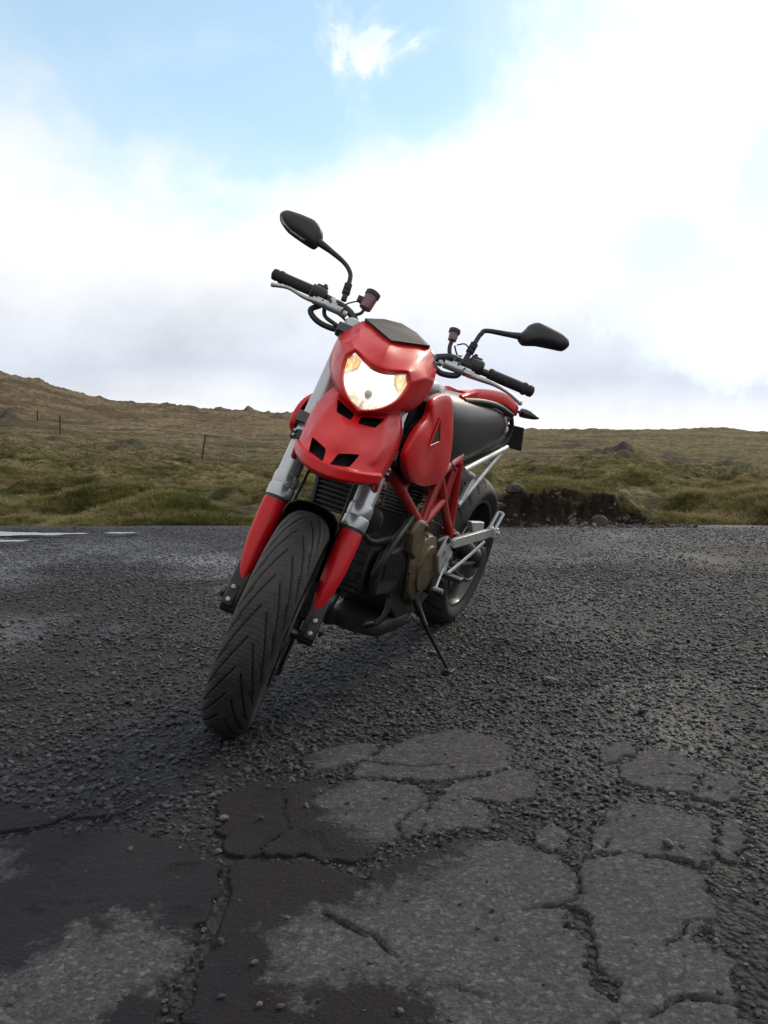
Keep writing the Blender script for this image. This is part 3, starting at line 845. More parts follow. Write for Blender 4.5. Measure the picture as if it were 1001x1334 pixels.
# rocks lying against the cut bank
for x, y, w, lab in ((1.80, 7.33, 0.17, 'pale boulder at the right end of the cut soil bank'),
                     (0.93, 7.38, 0.15, 'round rock behind the rear wheel high on the cut bank'),
                     (1.08, 7.33, 0.13, 'small tan rock low in the cut bank by the rear wheel'),
                     (1.56, 7.28, 0.09, 'small rock left of the pale boulder under the bank'),
                     (1.35, 7.26, 0.06, 'fist sized rock at the middle of the soil bank foot')):
    me = rock_mesh('bank_rock', int(x * 1000), M_ROCK, 2, 0.85)
    o = bpy.data.objects.new('bank_rock', me); COL.objects.link(o)
    o.scale = (w * 0.55,) * 3
    zt = max(float(terrain_z(np.array([x]), np.array([y]))[0]), 0)
    if w == 0.15: zt += 0.10
    o.location = (x, y, zt + w * 0.22)
    o.rotation_euler = (0.2, 0.1, x * 3)
    tag(o, lab, 'rock', 'rocks at the foot of the cut bank')


def mat_wood():
    m, t, b = material('weathered_wood')
    tc = t.new('ShaderNodeTexCoord').outputs['Object']
    mp = t.new('ShaderNodeMapping'); mp.inputs['Scale'].default_value = (30, 30, 2); t.l.new(tc, mp.inputs[0])
    n = t.noise(mp.outputs[0], 1.0, 4, 0.6)
    info = t.new('ShaderNodeObjectInfo').outputs['Color']
    t.l.new(t.mix(n, t.mix(1.0, info, (0.6, 0.6, 0.6), 'MULTIPLY'), info), b.inputs['Base Color'])
    b.inputs['Roughness'].default_value = 0.9
    return m


M_WOOD = mat_wood()


def fence_post(px, py_top, hpx, D, lean, col, r, lab):
    X = (px - 500) / 1151 * D
    Yp = D
    z0 = float(terrain_z(np.array([X]), np.array([Yp]))[0])
    h = hpx / 1151 * D * 1.1
    bm = bmesh.new()
    bmesh.ops.create_cone(bm, segments=10, radius1=r, radius2=r * 0.85, depth=h + 0.3, cap_ends=True)
    bmesh.ops.translate(bm, verts=bm.verts, vec=(0, 0, (h + 0.3) / 2 - 0.3))
    bmesh.ops.bevel(bm, geom=[e for e in bm.edges if all(v.co.z > h * 0.9 for v in e.verts)], offset=r * 0.3, segments=1)
    me = bpy.data.meshes.new('fence_post'); bm.to_mesh(me); bm.free(); me.materials.append(M_WOOD)
    o = bpy.data.objects.new('fence_post', me); COL.objects.link(o)
    o.location = (X, Yp, z0); o.rotation_euler = (0, R(lean), 0); o.color = (*col, 1)
    tag(o, lab, 'fence post', 'old fence posts on the moor')
    return o


fence_post(49, 555, 12, 80, 0, (0.03, 0.025, 0.02), 0.06, 'short dark fence post farthest left and farthest off')
fence_post(78, 553, 22, 58, 1, (0.04, 0.032, 0.028), 0.05, 'dark upright fence post standing on the green rise at left')
fence_post(209, 578, 24, 52, 0, (0.30, 0.29, 0.27), 0.035, 'thin pale fence post left of the leaning one')
fence_post(262, 577, 30, 45, 9, (0.07, 0.055, 0.045), 0.05, 'dark wooden fence post leaning to the right')
fence_post(319, 593, 27, 48, -1, (0.32, 0.31, 0.29), 0.035, 'thin pale fence post nearest the front wheel')
fence_post(325, 609, 12, 48, 12, (0.22, 0.21, 0.2), 0.035, 'short pale post stump beside a thin pale post')


# =================================================================== the motorcycle
# bike axes: x forward, y to its left, z up, rear tyre contact at the origin
RAKE = R(24)
FU = Vector((-math.sin(RAKE), 0, math.cos(RAKE))); FF = Vector((math.cos(RAKE), 0, math.sin(RAKE)))
AXLE = Vector((1.455, 0, 0.30)); PIV = Vector((1.555, 0, 0.0)); STEER = 0.3904
SROT = Matrix.Rotation(STEER, 3, FU)


def steer_pt(p):
    """front assembly axes (forward of fork line, left, up along fork from the axle) to bike axes"""
    q = AXLE + FF * p[0] + Vector((0, p[1], 0)) + FU * p[2]
    return PIV + SROT @ (q - PIV)


def catmull(pts, n):
    pts = [Vector(p) for p in pts]
    if n <= 1 or len(pts) < 3: return pts
    P = [pts[0] * 2 - pts[1]] + pts + [pts[-1] * 2 - pts[-2]]
    out = []
    for i in range(1, len(P) - 2):
        a, b, c, d = P[i - 1:i + 3]
        for k in range(n):
            t = k / n
            out.append(0.5 * ((2 * b) + (c - a) * t + (2 * a - 5 * b + 4 * c - d) * t * t + (3 * b - a - 3 * c + d) * t ** 3))
    out.append(pts[-1])
    return out


class MB:
    def __init__(s): s.V = []; s.F = []

    def add(s, V, F):
        b = len(s.V); s.V += [Vector(v) for v in V]; s.F += [tuple(i + b for i in f) for f in F]; return s

    def loft(s, rings, cap=True, closed=True):
        n = len(rings[0]); V = [v for r in rings for v in r]; F = []
        for i in range(len(rings) - 1):
            for j in range(n if closed else n - 1):
                k = (j + 1) % n
                F.append((i * n + j, i * n + k, (i + 1) * n + k, (i + 1) * n + j))
        if cap:
            F.append(tuple(reversed(range(n)))); F.append(tuple(range((len(rings) - 1) * n, len(rings) * n)))
        return s.add(V, F)

    def close(s, n):
        s.F.append(tuple(range(len(s.V) - n, len(s.V)))); return s

    def tube(s, pts, r, seg=12, n=6, cap=True, flat=1.0, up=None):
        m = len(pts); path = catmull(pts, n)
        rr = list(r) if hasattr(r, '__len__') else [r] * m
        rad = [rr[min(int(i / max(len(path) - 1, 1) * (m - 1)), m - 2)] * (1 - f) + rr[min(int(i / max(len(path) - 1, 1) * (m - 1)) + 1, m - 1)] * f
               for i, f in ((i, (i / (len(path) - 1) * (m - 1)) % 1.0) for i in range(len(path)))]
        rad[-1] = rr[-1]
        rings = []; nrm = Vector(up) if up else None
        for i, p in enumerate(path):
            t = (path[min(i + 1, len(path) - 1)] - path[max(i - 1, 0)]).normalized()
            if nrm is None: nrm = t.orthogonal().normalized()
            nrm = (nrm - t * nrm.dot(t)).normalized(); bn = t.cross(nrm)
            rings.append([p + (nrm * math.cos(a) * flat + bn * math.sin(a)) * rad[i] for a in (2 * math.pi * k / seg for k in range(seg))])
        return s.loft(rings, cap)

    def lathe(s, prof, o, axis, seg=24, cap=True):
        o = Vector(o); ax = Vector(axis).normalized(); u = ax.orthogonal().normalized(); w = ax.cross(u)
        return s.loft([[o + ax * h + (u * math.cos(a) + w * math.sin(a)) * r for a in (2 * math.pi * k / seg for k in range(seg))] for r, h in prof], cap)

    def box(s, c, d, rot=None):
        c = Vector(c); V = []
        for x in (-.5, .5):
            for y in (-.5, .5):
                for z in (-.5, .5):
                    v = Vector((x * d[0], y * d[1], z * d[2]))
                    V.append(c + (rot @ v if rot else v))
        return s.add(V, [(0, 1, 3, 2), (4, 6, 7, 5), (0, 4, 5, 1), (2, 3, 7, 6), (0, 2, 6, 4), (1, 5, 7, 3)])

    def prism(s, poly, d):
        """poly: 3-D points, d: extrusion vector"""
        a = [Vector(p) for p in poly]; b = [p + Vector(d) for p in a]
        return s.loft([a, b])

    def mirror(s):
        n = len(s.V); b = [Vector((v.x, -v.y, v.z)) for v in s.V]
        s.F += [tuple(reversed([i + n for i in f])) for f in s.F]; s.V += b; return s

    def flipped(s):
        o = MB(); o.V = [Vector((v.x, -v.y, v.z)) for v in s.V]; o.F = [tuple(reversed(f)) for f in s.F]; return o

    def build(s, name, mat, parent, steer=False, bevel=0, sub=0, solid=0, angle=38, soff=-1.0, crease=None):
        V = [steer_pt(v) for v in s.V] if steer else s.V
        me = bpy.data.meshes.new(name)
        me.from_pydata([tuple(v) for v in V], [], s.F); me.update()
        bm = bmesh.new(); bm.from_mesh(me)
        bmesh.ops.recalc_face_normals(bm, faces=bm.faces); bm.to_mesh(me); bm.free()
        me.materials.append(mat)
        me.polygons.foreach_set('use_smooth', [True] * len(me.polygons))
        if angle and not sub: me.set_sharp_from_angle(angle=R(angle))
        o = bpy.data.objects.new(name, me); COL.objects.link(o); o.parent = parent
        if sub:
            m = o.modifiers.new('sub', 'SUBSURF'); m.levels = m.render_levels = sub
        if solid:
            m = o.modifiers.new('solid', 'SOLIDIFY'); m.thickness = solid; m.offset = soff; m.use_even_offset = False
        if bevel:
            m = o.modifiers.new('bevel', 'BEVEL'); m.width = bevel; m.segments = 2; m.limit_method = 'ANGLE'; m.angle_limit = R(35)
            m.harden_normals = False
        return o


def cut(o, cutters, solver='EXACT'):
    """boolean holes, applied; the cutters are thrown away"""
    tmp = []
    for c in cutters:
        me = bpy.data.meshes.new('cutter'); me.from_pydata([tuple(v) for v in c.V], [], c.F); me.update()
        bm = bmesh.new(); bm.from_mesh(me); bmesh.ops.recalc_face_normals(bm, faces=bm.faces); bm.to_mesh(me); bm.free()
        co_ = bpy.data.objects.new('cutter', me); COL.objects.link(co_); co_.parent = o.parent; tmp.append(co_)
        m = o.modifiers.new('cut', 'BOOLEAN'); m.operation = 'DIFFERENCE'; m.object = co_; m.solver = solver
    bpy.context.view_layer.update()
    dg = bpy.context.evaluated_depsgraph_get()
    new = bpy.data.meshes.new_from_object(o.evaluated_get(dg), depsgraph=dg)
    o.modifiers.clear(); old = o.data; o.data = new; new.name = old.name
    new.polygons.foreach_set('use_smooth', [True] * len(new.polygons)); new.set_sharp_from_angle(angle=R(35))
    for c in tmp: bpy.data.objects.remove(c)


# ---- materials
def simple(name, col, rough=0.5, metal=0.0, coat=0.0, dirt=0.0, bumpy=0.0, spec=0.5, scale=30, dirtcol=(0.05, 0.04, 0.032)):
    m, t, b = material(name)
    tc = t.new('ShaderNodeTexCoord').outputs['Object']
    n = t.noise(tc, scale, 5, 0.65)
    n2 = t.noise(tc, scale * 0.25, 4, 0.6)
    c = t.mix(t.ramp(n2, ((0.35, 0.0), (0.75, 0.25))), col, tuple(v * 0.72 for v in col))
    if dirt: c = t.mix(t.math('MULTIPLY', t.ramp(t.noise(tc, scale * 0.6, 6, 0.75), ((0.42, 0.0), (0.72, 1.0))), dirt), c, dirtcol)
    t.l.new(c, b.inputs['Base Color'])
    t.l.new(t.ramp(n, ((0.3, max(rough - 0.08, 0.03)), (0.7, min(rough + 0.10, 1)))), b.inputs['Roughness'])
    b.inputs['Metallic'].default_value = metal
    b.inputs['Coat Weight'].default_value = coat; b.inputs['Coat Roughness'].default_value = 0.08
    b.inputs['Specular IOR Level'].default_value = spec
    if bumpy: t.l.new(t.bump(n, bumpy, 0.002), b.inputs['Normal'])
    return m


M_RED = simple('red_paint', (0.60, 0.007, 0.012), 0.42, coat=0.25, spec=0.25, dirt=0.10, dirtcol=(0.16, 0.03, 0.03))
M_REDF = simple('red_frame_paint', (0.42, 0.012, 0.015), 0.38, coat=0.3, dirt=0.25, dirtcol=(0.10, 0.03, 0.025))
M_FORK = simple('fork_aluminium', (0.46, 0.465, 0.48), 0.30, metal=0.72, scale=8)
M_ALU = simple('cast_aluminium', (0.50, 0.51, 0.52), 0.42, metal=0.75, dirt=0.35, bumpy=0.2)
M_PEG = simple('satin_grey_alloy', (0.50, 0.51, 0.50), 0.42, metal=0.35, dirt=0.35)
M_BLK = simple('black_plastic', (0.018, 0.018, 0.020), 0.5, dirt=0.3, bumpy=0.15)
M_GRIP = simple('rubber_grip', (0.016, 0.016, 0.018), 0.7, dirt=0.2, bumpy=0.4)
M_SEAT = simple('seat_vinyl', (0.017, 0.018, 0.022), 0.42, bumpy=0.15, scale=120, spec=0.5)
M_ENG = simple('engine_black', (0.022, 0.021, 0.020), 0.5, metal=0.3, dirt=0.6, bumpy=0.3, dirtcol=(0.07, 0.055, 0.04))
M_FIN = simple('highlit_fin_metal', (0.07, 0.068, 0.066), 0.34, metal=0.7, dirt=0.5)  # highlights on the fins put into a lighter colour than the engine black
M_TAN = simple('bronze_crankcase', (0.150, 0.112, 0.055), 0.5, metal=0.35, dirt=0.95, bumpy=0.5, scale=45, dirtcol=(0.030, 0.023, 0.015))
M_DARKM = simple('dark_steel', (0.09, 0.09, 0.095), 0.38, metal=0.9, dirt=0.3)
M_RIM = simple('black_rim_paint', (0.015, 0.015, 0.016), 0.3, coat=0.3, dirt=0.3)
M_GREY = simple('grey_tank_cover', (0.16, 0.17, 0.17), 0.3, coat=0.4, dirt=0.15)
M_CUP = simple('reservoir_pink', (0.19, 0.095, 0.10), 0.3, coat=0.2)
M_LINER = simple('matt_black_liner', (0.008, 0.008, 0.009), 0.8, spec=0.2)
M_SILVER = simple('pale_mirror_edge', (0.45, 0.45, 0.46), 0.35, dirt=0.1)


def mat_tyre():
    m, t, b = material('tyre_rubber')
    tc = t.new('ShaderNodeTexCoord').outputs['Object']
    arc = t.new('ShaderNodeAttribute', attribute_name='arc').outputs['Fac']
    acr = t.new('ShaderNodeAttribute', attribute_name='across').outputs['Fac']
    gro = t.new('ShaderNodeAttribute', attribute_name='groove').outputs['Fac']
    n = t.noise(tc, 60, 5, 0.7); big = t.noise(tc, 9, 4, 0.6)
    c = t.mix(t.ramp(big, ((0.35, 0.0), (0.7, 1.0))), (0.019, 0.018, 0.019), (0.040, 0.036, 0.034))
    c = t.mix(t.math('MULTIPLY', t.ramp(n, ((0.45, 0.0), (0.8, 1.0))), 0.6), c, (0.075, 0.062, 0.052))
    c = t.mix(t.ramp(gro, ((0.1, 0.0), (0.5, 1.0))), c, (0.003, 0.003, 0.003))  # shade inside the grooves put into the rubber colour
    t.l.new(c, b.inputs['Base Color'])
    b.inputs['Roughness'].default_value = 0.62
    b.inputs['Specular IOR Level'].default_value = 0.35
    # fine feather lines bending across the tread
    bend = t.math('MULTIPLY', t.math('ABSOLUTE', acr), t.math('ABSOLUTE', acr))
    ph = t.math('ADD', arc, t.math('ADD', t.math('MULTIPLY', bend, 7.0), t.math('MULTIPLY', big, 0.02)))
    w = t.math('POWER', t.math('ABSOLUTE', t.math('SINE', t.math('MULTIPLY', ph, 2 * math.pi / 0.024))), 0.35)
    tread = t.math('LESS_THAN', t.math('ABSOLUTE', acr), 0.066)
    h = t.math('ADD', t.math('MULTIPLY', t.math('MULTIPLY', w, tread), 1.0), t.math('MULTIPLY', n, 0.6))
    t.l.new(t.bump(h, 0.55, 0.0016), b.inputs['Normal'])
    return m


M_TYRE = mat_tyre()


def mat_lamp():
    m, t, b = material('lit_headlamp_reflector')
    up = t.new('ShaderNodeAttribute', attribute_name='up').outputs['Fac']
    sd = t.new('ShaderNodeAttribute', attribute_name='side').outputs['Fac']
    b.inputs['Base Color'].default_value = (0.26, 0.25, 0.23, 1)
    b.inputs['Metallic'].default_value = 1.0
    b.inputs['Roughness'].default_value = 0.16
    v = t.new('ShaderNodeCombineXYZ'); t.l.new(t.math('MULTIPLY', sd, 150.0), v.inputs[0]); t.l.new(t.math('MULTIPLY', up, 20.0), v.inputs[1])
    flute = t.noise(v.outputs[0], 1.0, 2, 0.5)
    v2 = t.new('ShaderNodeCombineXYZ'); t.l.new(t.math('MULTIPLY', sd, 45.0), v2.inputs[0]); t.l.new(t.math('MULTIPLY', up, 45.0), v2.inputs[1])
    blotch = t.noise(v2.outputs[0], 1.0, 4, 0.65, 0.6)
    lo = t.ramp(t.math('MULTIPLY_ADD', up, 9.0, 0.55), ((0.22, 1.0), (0.66, 0.08)))          # lower half is fluted
    k = t.math('MULTIPLY', t.math('ADD', t.math('MULTIPLY', flute, 0.55), t.math('MULTIPLY', blotch, 0.65)), 1.0)
    rad = t.math('SQRT', t.math('ADD', t.math('MULTIPLY', sd, sd), t.math('MULTIPLY', up, up)))
    r10 = t.math('MULTIPLY', rad, 10.0)
    corner = t.ramp(r10, ((0.765, 0.0), (0.785, 1.0)))
    ring = t.math('MULTIPLY', t.ramp(r10, ((0.735, 0.0), (0.755, 1.0))), t.math('SUBTRACT', 1.0, t.ramp(r10, ((0.775, 0.0), (0.795, 1.0)))))
    dark = t.math('MULTIPLY', lo, t.ramp(k, ((0.50, 1.0), (0.66, 0.0))))
    col = t.ramp(t.math('SUBTRACT', 1.0, dark), ((0.0, (0.30, 0.25, 0.17)), (0.5, (0.80, 0.64, 0.40)), (1.0, (1.0, 0.95, 0.80))))
    col = t.mix(corner, col, t.ramp(k, ((0.45, (0.65, 0.30, 0.06)), (0.60, (1.0, 0.62, 0.22)), (0.74, (1.0, 0.90, 0.66)))))
    t.l.new(col, b.inputs['Emission Color'])
    es = t.math('MULTIPLY', t.math('SUBTRACT', 1.0, t.math('MULTIPLY', dark, 0.75)), t.math('SUBTRACT', 1.25, t.math('MULTIPLY', lo, 0.78)))
    es = t.math('MULTIPLY', es, t.math('SUBTRACT', 1.0, t.math('MULTIPLY', corner, 0.40)))
    es = t.math('MULTIPLY', es, t.math('SUBTRACT', 1.0, t.math('MULTIPLY', ring, 0.75)))
    t.l.new(es, b.inputs['Emission Strength'])
    t.l.new(t.bump(k, 0.6, 0.01), b.inputs['Normal'])
    return m


def mat_emit(name, base, emit, strength, rough=0.25):
    m, t, b = material(name)
    tc = t.new('ShaderNodeTexCoord').outputs['Object']
    n = t.noise(tc, 120, 3, 0.6)
    b.inputs['Base Color'].default_value = (*base, 1); b.inputs['Roughness'].default_value = rough
    b.inputs['Metallic'].default_value = 0.6
    b.inputs['Emission Color'].default_value = (*emit, 1)
    t.l.new(t.math('MULTIPLY', t.ramp(n, ((0.35, 0.35), (0.65, 1.2))), strength), b.inputs['Emission Strength'])
    return m


def mat_clear():
    m, t, b = material('clear_lens')
    lw = t.new('ShaderNodeFresnel', i_IOR=1.42)
    tr = t.new('ShaderNodeBsdfTransparent'); tr.inputs[0].default_value = (0.96, 0.96, 0.96, 1)
    gl = t.new('ShaderNodeBsdfGlossy'); gl.inputs['Roughness'].default_value = 0.04
    mx = t.new('ShaderNodeMixShader'); t.l.new(lw.outputs[0], mx.inputs[0]); t.l.new(tr.outputs[0], mx.inputs[1]); t.l.new(gl.outputs[0], mx.inputs[2])
    t.l.new(mx.outputs[0], t.n['Material Output'].inputs[0])
    return m


M_LAMP, M_CLEAR = mat_lamp(), mat_clear()
M_AMBER = mat_emit('amber_side_lamp', (0.8, 0.55, 0.25), (1.0, 0.70, 0.34), 1.9)
M_MIRG = simple('mirror_glass', (0.8, 0.82, 0.84), 0.05, metal=1.0)
M_SMOKE = simple('smoked_indicator', (0.012, 0.011, 0.012), 0.2, coat=0.5)

# ---- root
bike = bpy.data.objects.new('motorcycle', None); COL.objects.link(bike)
bike.empty_display_size = 0.3
tag(bike, 'red and black motorcycle on its side stand with its headlight lit', 'motorcycle')
bike.matrix_world = Matrix.Translation((0.2273, 3.5916, 0)) @ Matrix.Rotation(4.29933, 4, 'Z') @ Matrix.Translation((0, 0, 0.07)) @ Matrix.Rotation(-0.24500, 4, 'X') @ Matrix.Translation((0, 0, -0.07))


# ---- wheels: built round an axle, plane = (forward, up)
def tyre(prof, nth, nv, r_out, groove_fn, xf):
    """prof: (half-width offset, radius) from bead to bead"""
    pr = catmull([(a, b, 0) for a, b in prof], 8)
    L = [0]
    for a, b in zip(pr, pr[1:]): L.append(L[-1] + (b - a).length)
    L = np.array(L); T = np.linspace(0, L[-1], nv)
    py = np.interp(T, L, [p.x for p in pr]); prr = np.interp(T, L, [p.y for p in pr])
    v = T - L[-1] / 2
    th = np.linspace(0, 2 * np.pi, nth, endpoint=False)
    TH, Vv = np.meshgrid(th, v, indexing='ij')
    PY, PR = np.broadcast_to(py, TH.shape), np.broadcast_to(prr, TH.shape)
    g = groove_fn(TH * r_out, Vv)
    # outward normal of the section
    dy, dr = np.gradient(py), np.gradient(prr); ln = np.hypot(dy, dr) + 1e-9
    ny, nr = -dr / ln, dy / ln
    s = np.sign(nr[nv // 2]); ny, nr = ny * s, nr * s
    PY = PY - g * ny * 0.0045; PR = PR - g * nr * 0.0045
    F_, Y_, S_ = PR * np.cos(TH), PY, PR * np.sin(TH)
    r, c = np.meshgrid(np.arange(nth), np.arange(nv - 1), indexing='ij')
    a = r * nv + c; b = ((r + 1) % nth) * nv + c
    q = np.stack([a, b, b + 1, a + 1], -1).reshape(-1, 4)
    co_ = np.stack([F_, Y_, S_], -1).reshape(-1, 3)
    A, t0 = xf
    co_ = co_ @ A.T + t0
    me = bpy.data.meshes.new('tyre')
    me.vertices.add(len(co_)); me.vertices.foreach_set('co', co_.astype(np.float32).ravel())
    me.loops.add(len(q) * 4); me.loops.foreach_set('vertex_index', q.astype(np.int32).ravel())
    me.polygons.add(len(q)); me.polygons.foreach_set('loop_start', np.arange(0, len(q) * 4, 4, dtype=np.int32))
    me.polygons.foreach_set('use_smooth', np.ones(len(q), bool)); me.update(calc_edges=True)
    for k, val in (('arc', TH * r_out), ('across', Vv), ('groove', g)):
        at = me.attributes.new(k, 'FLOAT', 'POINT'); at.data.foreach_set('value', val.astype(np.float32).ravel())
    me.materials.append(M_TYRE)
    bm = bmesh.new(); bm.from_mesh(me); bmesh.ops.recalc_face_normals(bm, faces=bm.faces); bm.to_mesh(me); bm.free()
    return me


def groove_front(u, v):
    a = np.abs(v); off = np.where(v > 0, 0.012, 0.0)
    P = 2 * np.pi * 0.30 / 25
    ph = (u + 2.3 * a + 8 * a * a + off) % P
    d = np.abs(ph - P / 2) * 0.36
    g = (1 - smooth(0.0009, 0.0021, d)) * smooth(0.006, 0.010, a) * (1 - smooth(0.066, 0.071, a))
    ph2 = (u + 2.2 * a + off + P * 0.55) % P
    d2 = np.abs(ph2 - P / 2) * 0.42
    g2 = (1 - smooth(0.0006, 0.0018, d2)) * smooth(0.040, 0.046, a) * (1 - smooth(0.068, 0.072, a))
    return np.maximum(g, g2 * 0.8)


def groove_rear(u, v):
    a = np.abs(v); off = np.where(v > 0, 0.02, 0.0)
    P = 2 * np.pi * 0.315 / 22
    ph = (u + 1.2 * a + off) % P
    d = np.abs(ph - P / 2) * 0.6
    return (1 - smooth(0.0012, 0.003, d)) * smooth(0.012, 0.02, a) * (1 - smooth(0.088, 0.093, a))


A_s = np.array([list(SROT @ FF), list(SROT @ Vector((0, 1, 0))), list(SROT @ FU)]).T
front_c = steer_pt((0, 0, 0))


def sym(pr): return [(-a, b) for a, b in reversed(pr) if a > 0] + pr


FT = [(0, .3030), (.014, .3020), (.032, .2970), (.047, .2870), (.0570, .2730), (.0630, .2570), (.0625, .2440), (.0550, .2310), (.0460, .2200)]
RT = [(0, .3150), (.025, .3125), (.050, .3045), (.070, .2910), (.084, .2740), (.0895, .2600), (.0870, .2480), (.0800, .2330), (.0720, .2210)]


def make_wheel(front):
    w = bpy.data.objects.new('wheel', None)
    hw = 0.046 if front else 0.072
    rim = MB()
    P = [(hw, .228), (hw + .003, .231), (hw + .004, .224), (hw, .214), (hw * .72, .206), (hw * .35, .196), (0, .194)]
    prof = [(-a, b) for a, b in P] + [(a, b) for a, b in reversed(P[:-1])]
    rim_ring = [(b, a) for a, b in prof] + [(.203, hw * .3), (.212, hw * .65), (.222, hw * .92)] + [(.222, -hw * .92), (.212, -hw * .65), (.203, -hw * .3)]
    rim.lathe(rim_ring[:len(prof)], (0, 0, 0), (0, 1, 0), 72, cap=False)
    rim.lathe([(.196, -hw * .35), (.205, -hw * .7), (.222, -hw * .95)], (0, 0, 0), (0, 1, 0), 72, cap=False)
    for k in range(5):
        a0 = 2 * math.pi * k / 5 + 0.35
        for sgn in (-1, 1):
            a1 = a0 + sgn * 0.24
            p0 = Vector((math.cos(a0) * .035, 0, math.sin(a0) * .035)); p1 = Vector((math.cos(a0 + sgn * .1) * .10, 0, math.sin(a0 + sgn * .1) * .10)); p2 = Vector((math.cos(a1) * .20, 0, math.sin(a1) * .20))
            rim.tube([p0, p1, p2], [.018, .011, .010], 8, 4)
    rim.lathe([(.02, -.06), (.034, -.058), (.036, -.03), (.030, 0), (.036, .03), (.034, .058), (.02, .06)], (0, 0, 0), (0, 1, 0), 28)
    disc_y = (.066, -.066) if front else (-.085,)
    parts = []
    if front:
        o = rim.build('wheel', M_RIM, bike, steer=True)
        me = tyre(sym(FT), 1150, 92, .30, groove_front, (A_s, np.array(front_c)))
    else:
        for v in rim.V: v += Vector((0, 0, .315))
        o = rim.build('wheel', M_RIM, bike)
        me = tyre(sym(RT), 520, 60, .315, groove_rear, (np.eye(3), np.array([0, 0, .315])))
    t_ = bpy.data.objects.new('tyre', me); COL.objects.link(t_); t_.parent = o
    for dy in disc_y:
        d = MB(); r1 = .152 if front else .122
        d.lathe([(r1 - .036, dy - .0025), (r1, dy - .0025), (r1, dy + .0025), (r1 - .036, dy + .0025), (r1 - .036, dy - .0025)], (0, 0, 0), (0, 1, 0), 64, cap=False)
        for k in range(6):
            a = k * math.pi / 3; d.tube([(math.cos(a) * .04, dy * .9, math.sin(a) * .04), (math.cos(a) * (r1 - .034), dy, math.sin(a) * (r1 - .034))], .006, 6, 1)
        if not front:
            for v in d.V: v += Vector((0, 0, .315))
        d.build('brake_disc', M_DARKM, o, steer=front)
    return o


wheel_f = make_wheel(True)
wheel_r = make_wheel(False)
ax = MB(); ax.lathe([(.010, -.125), (.013, -.12), (.013, .12), (.010, .125)], (0, 0, 0), (0, 1, 0), 16); ax.build('axle', M_DARKM, wheel_f, steer=True)

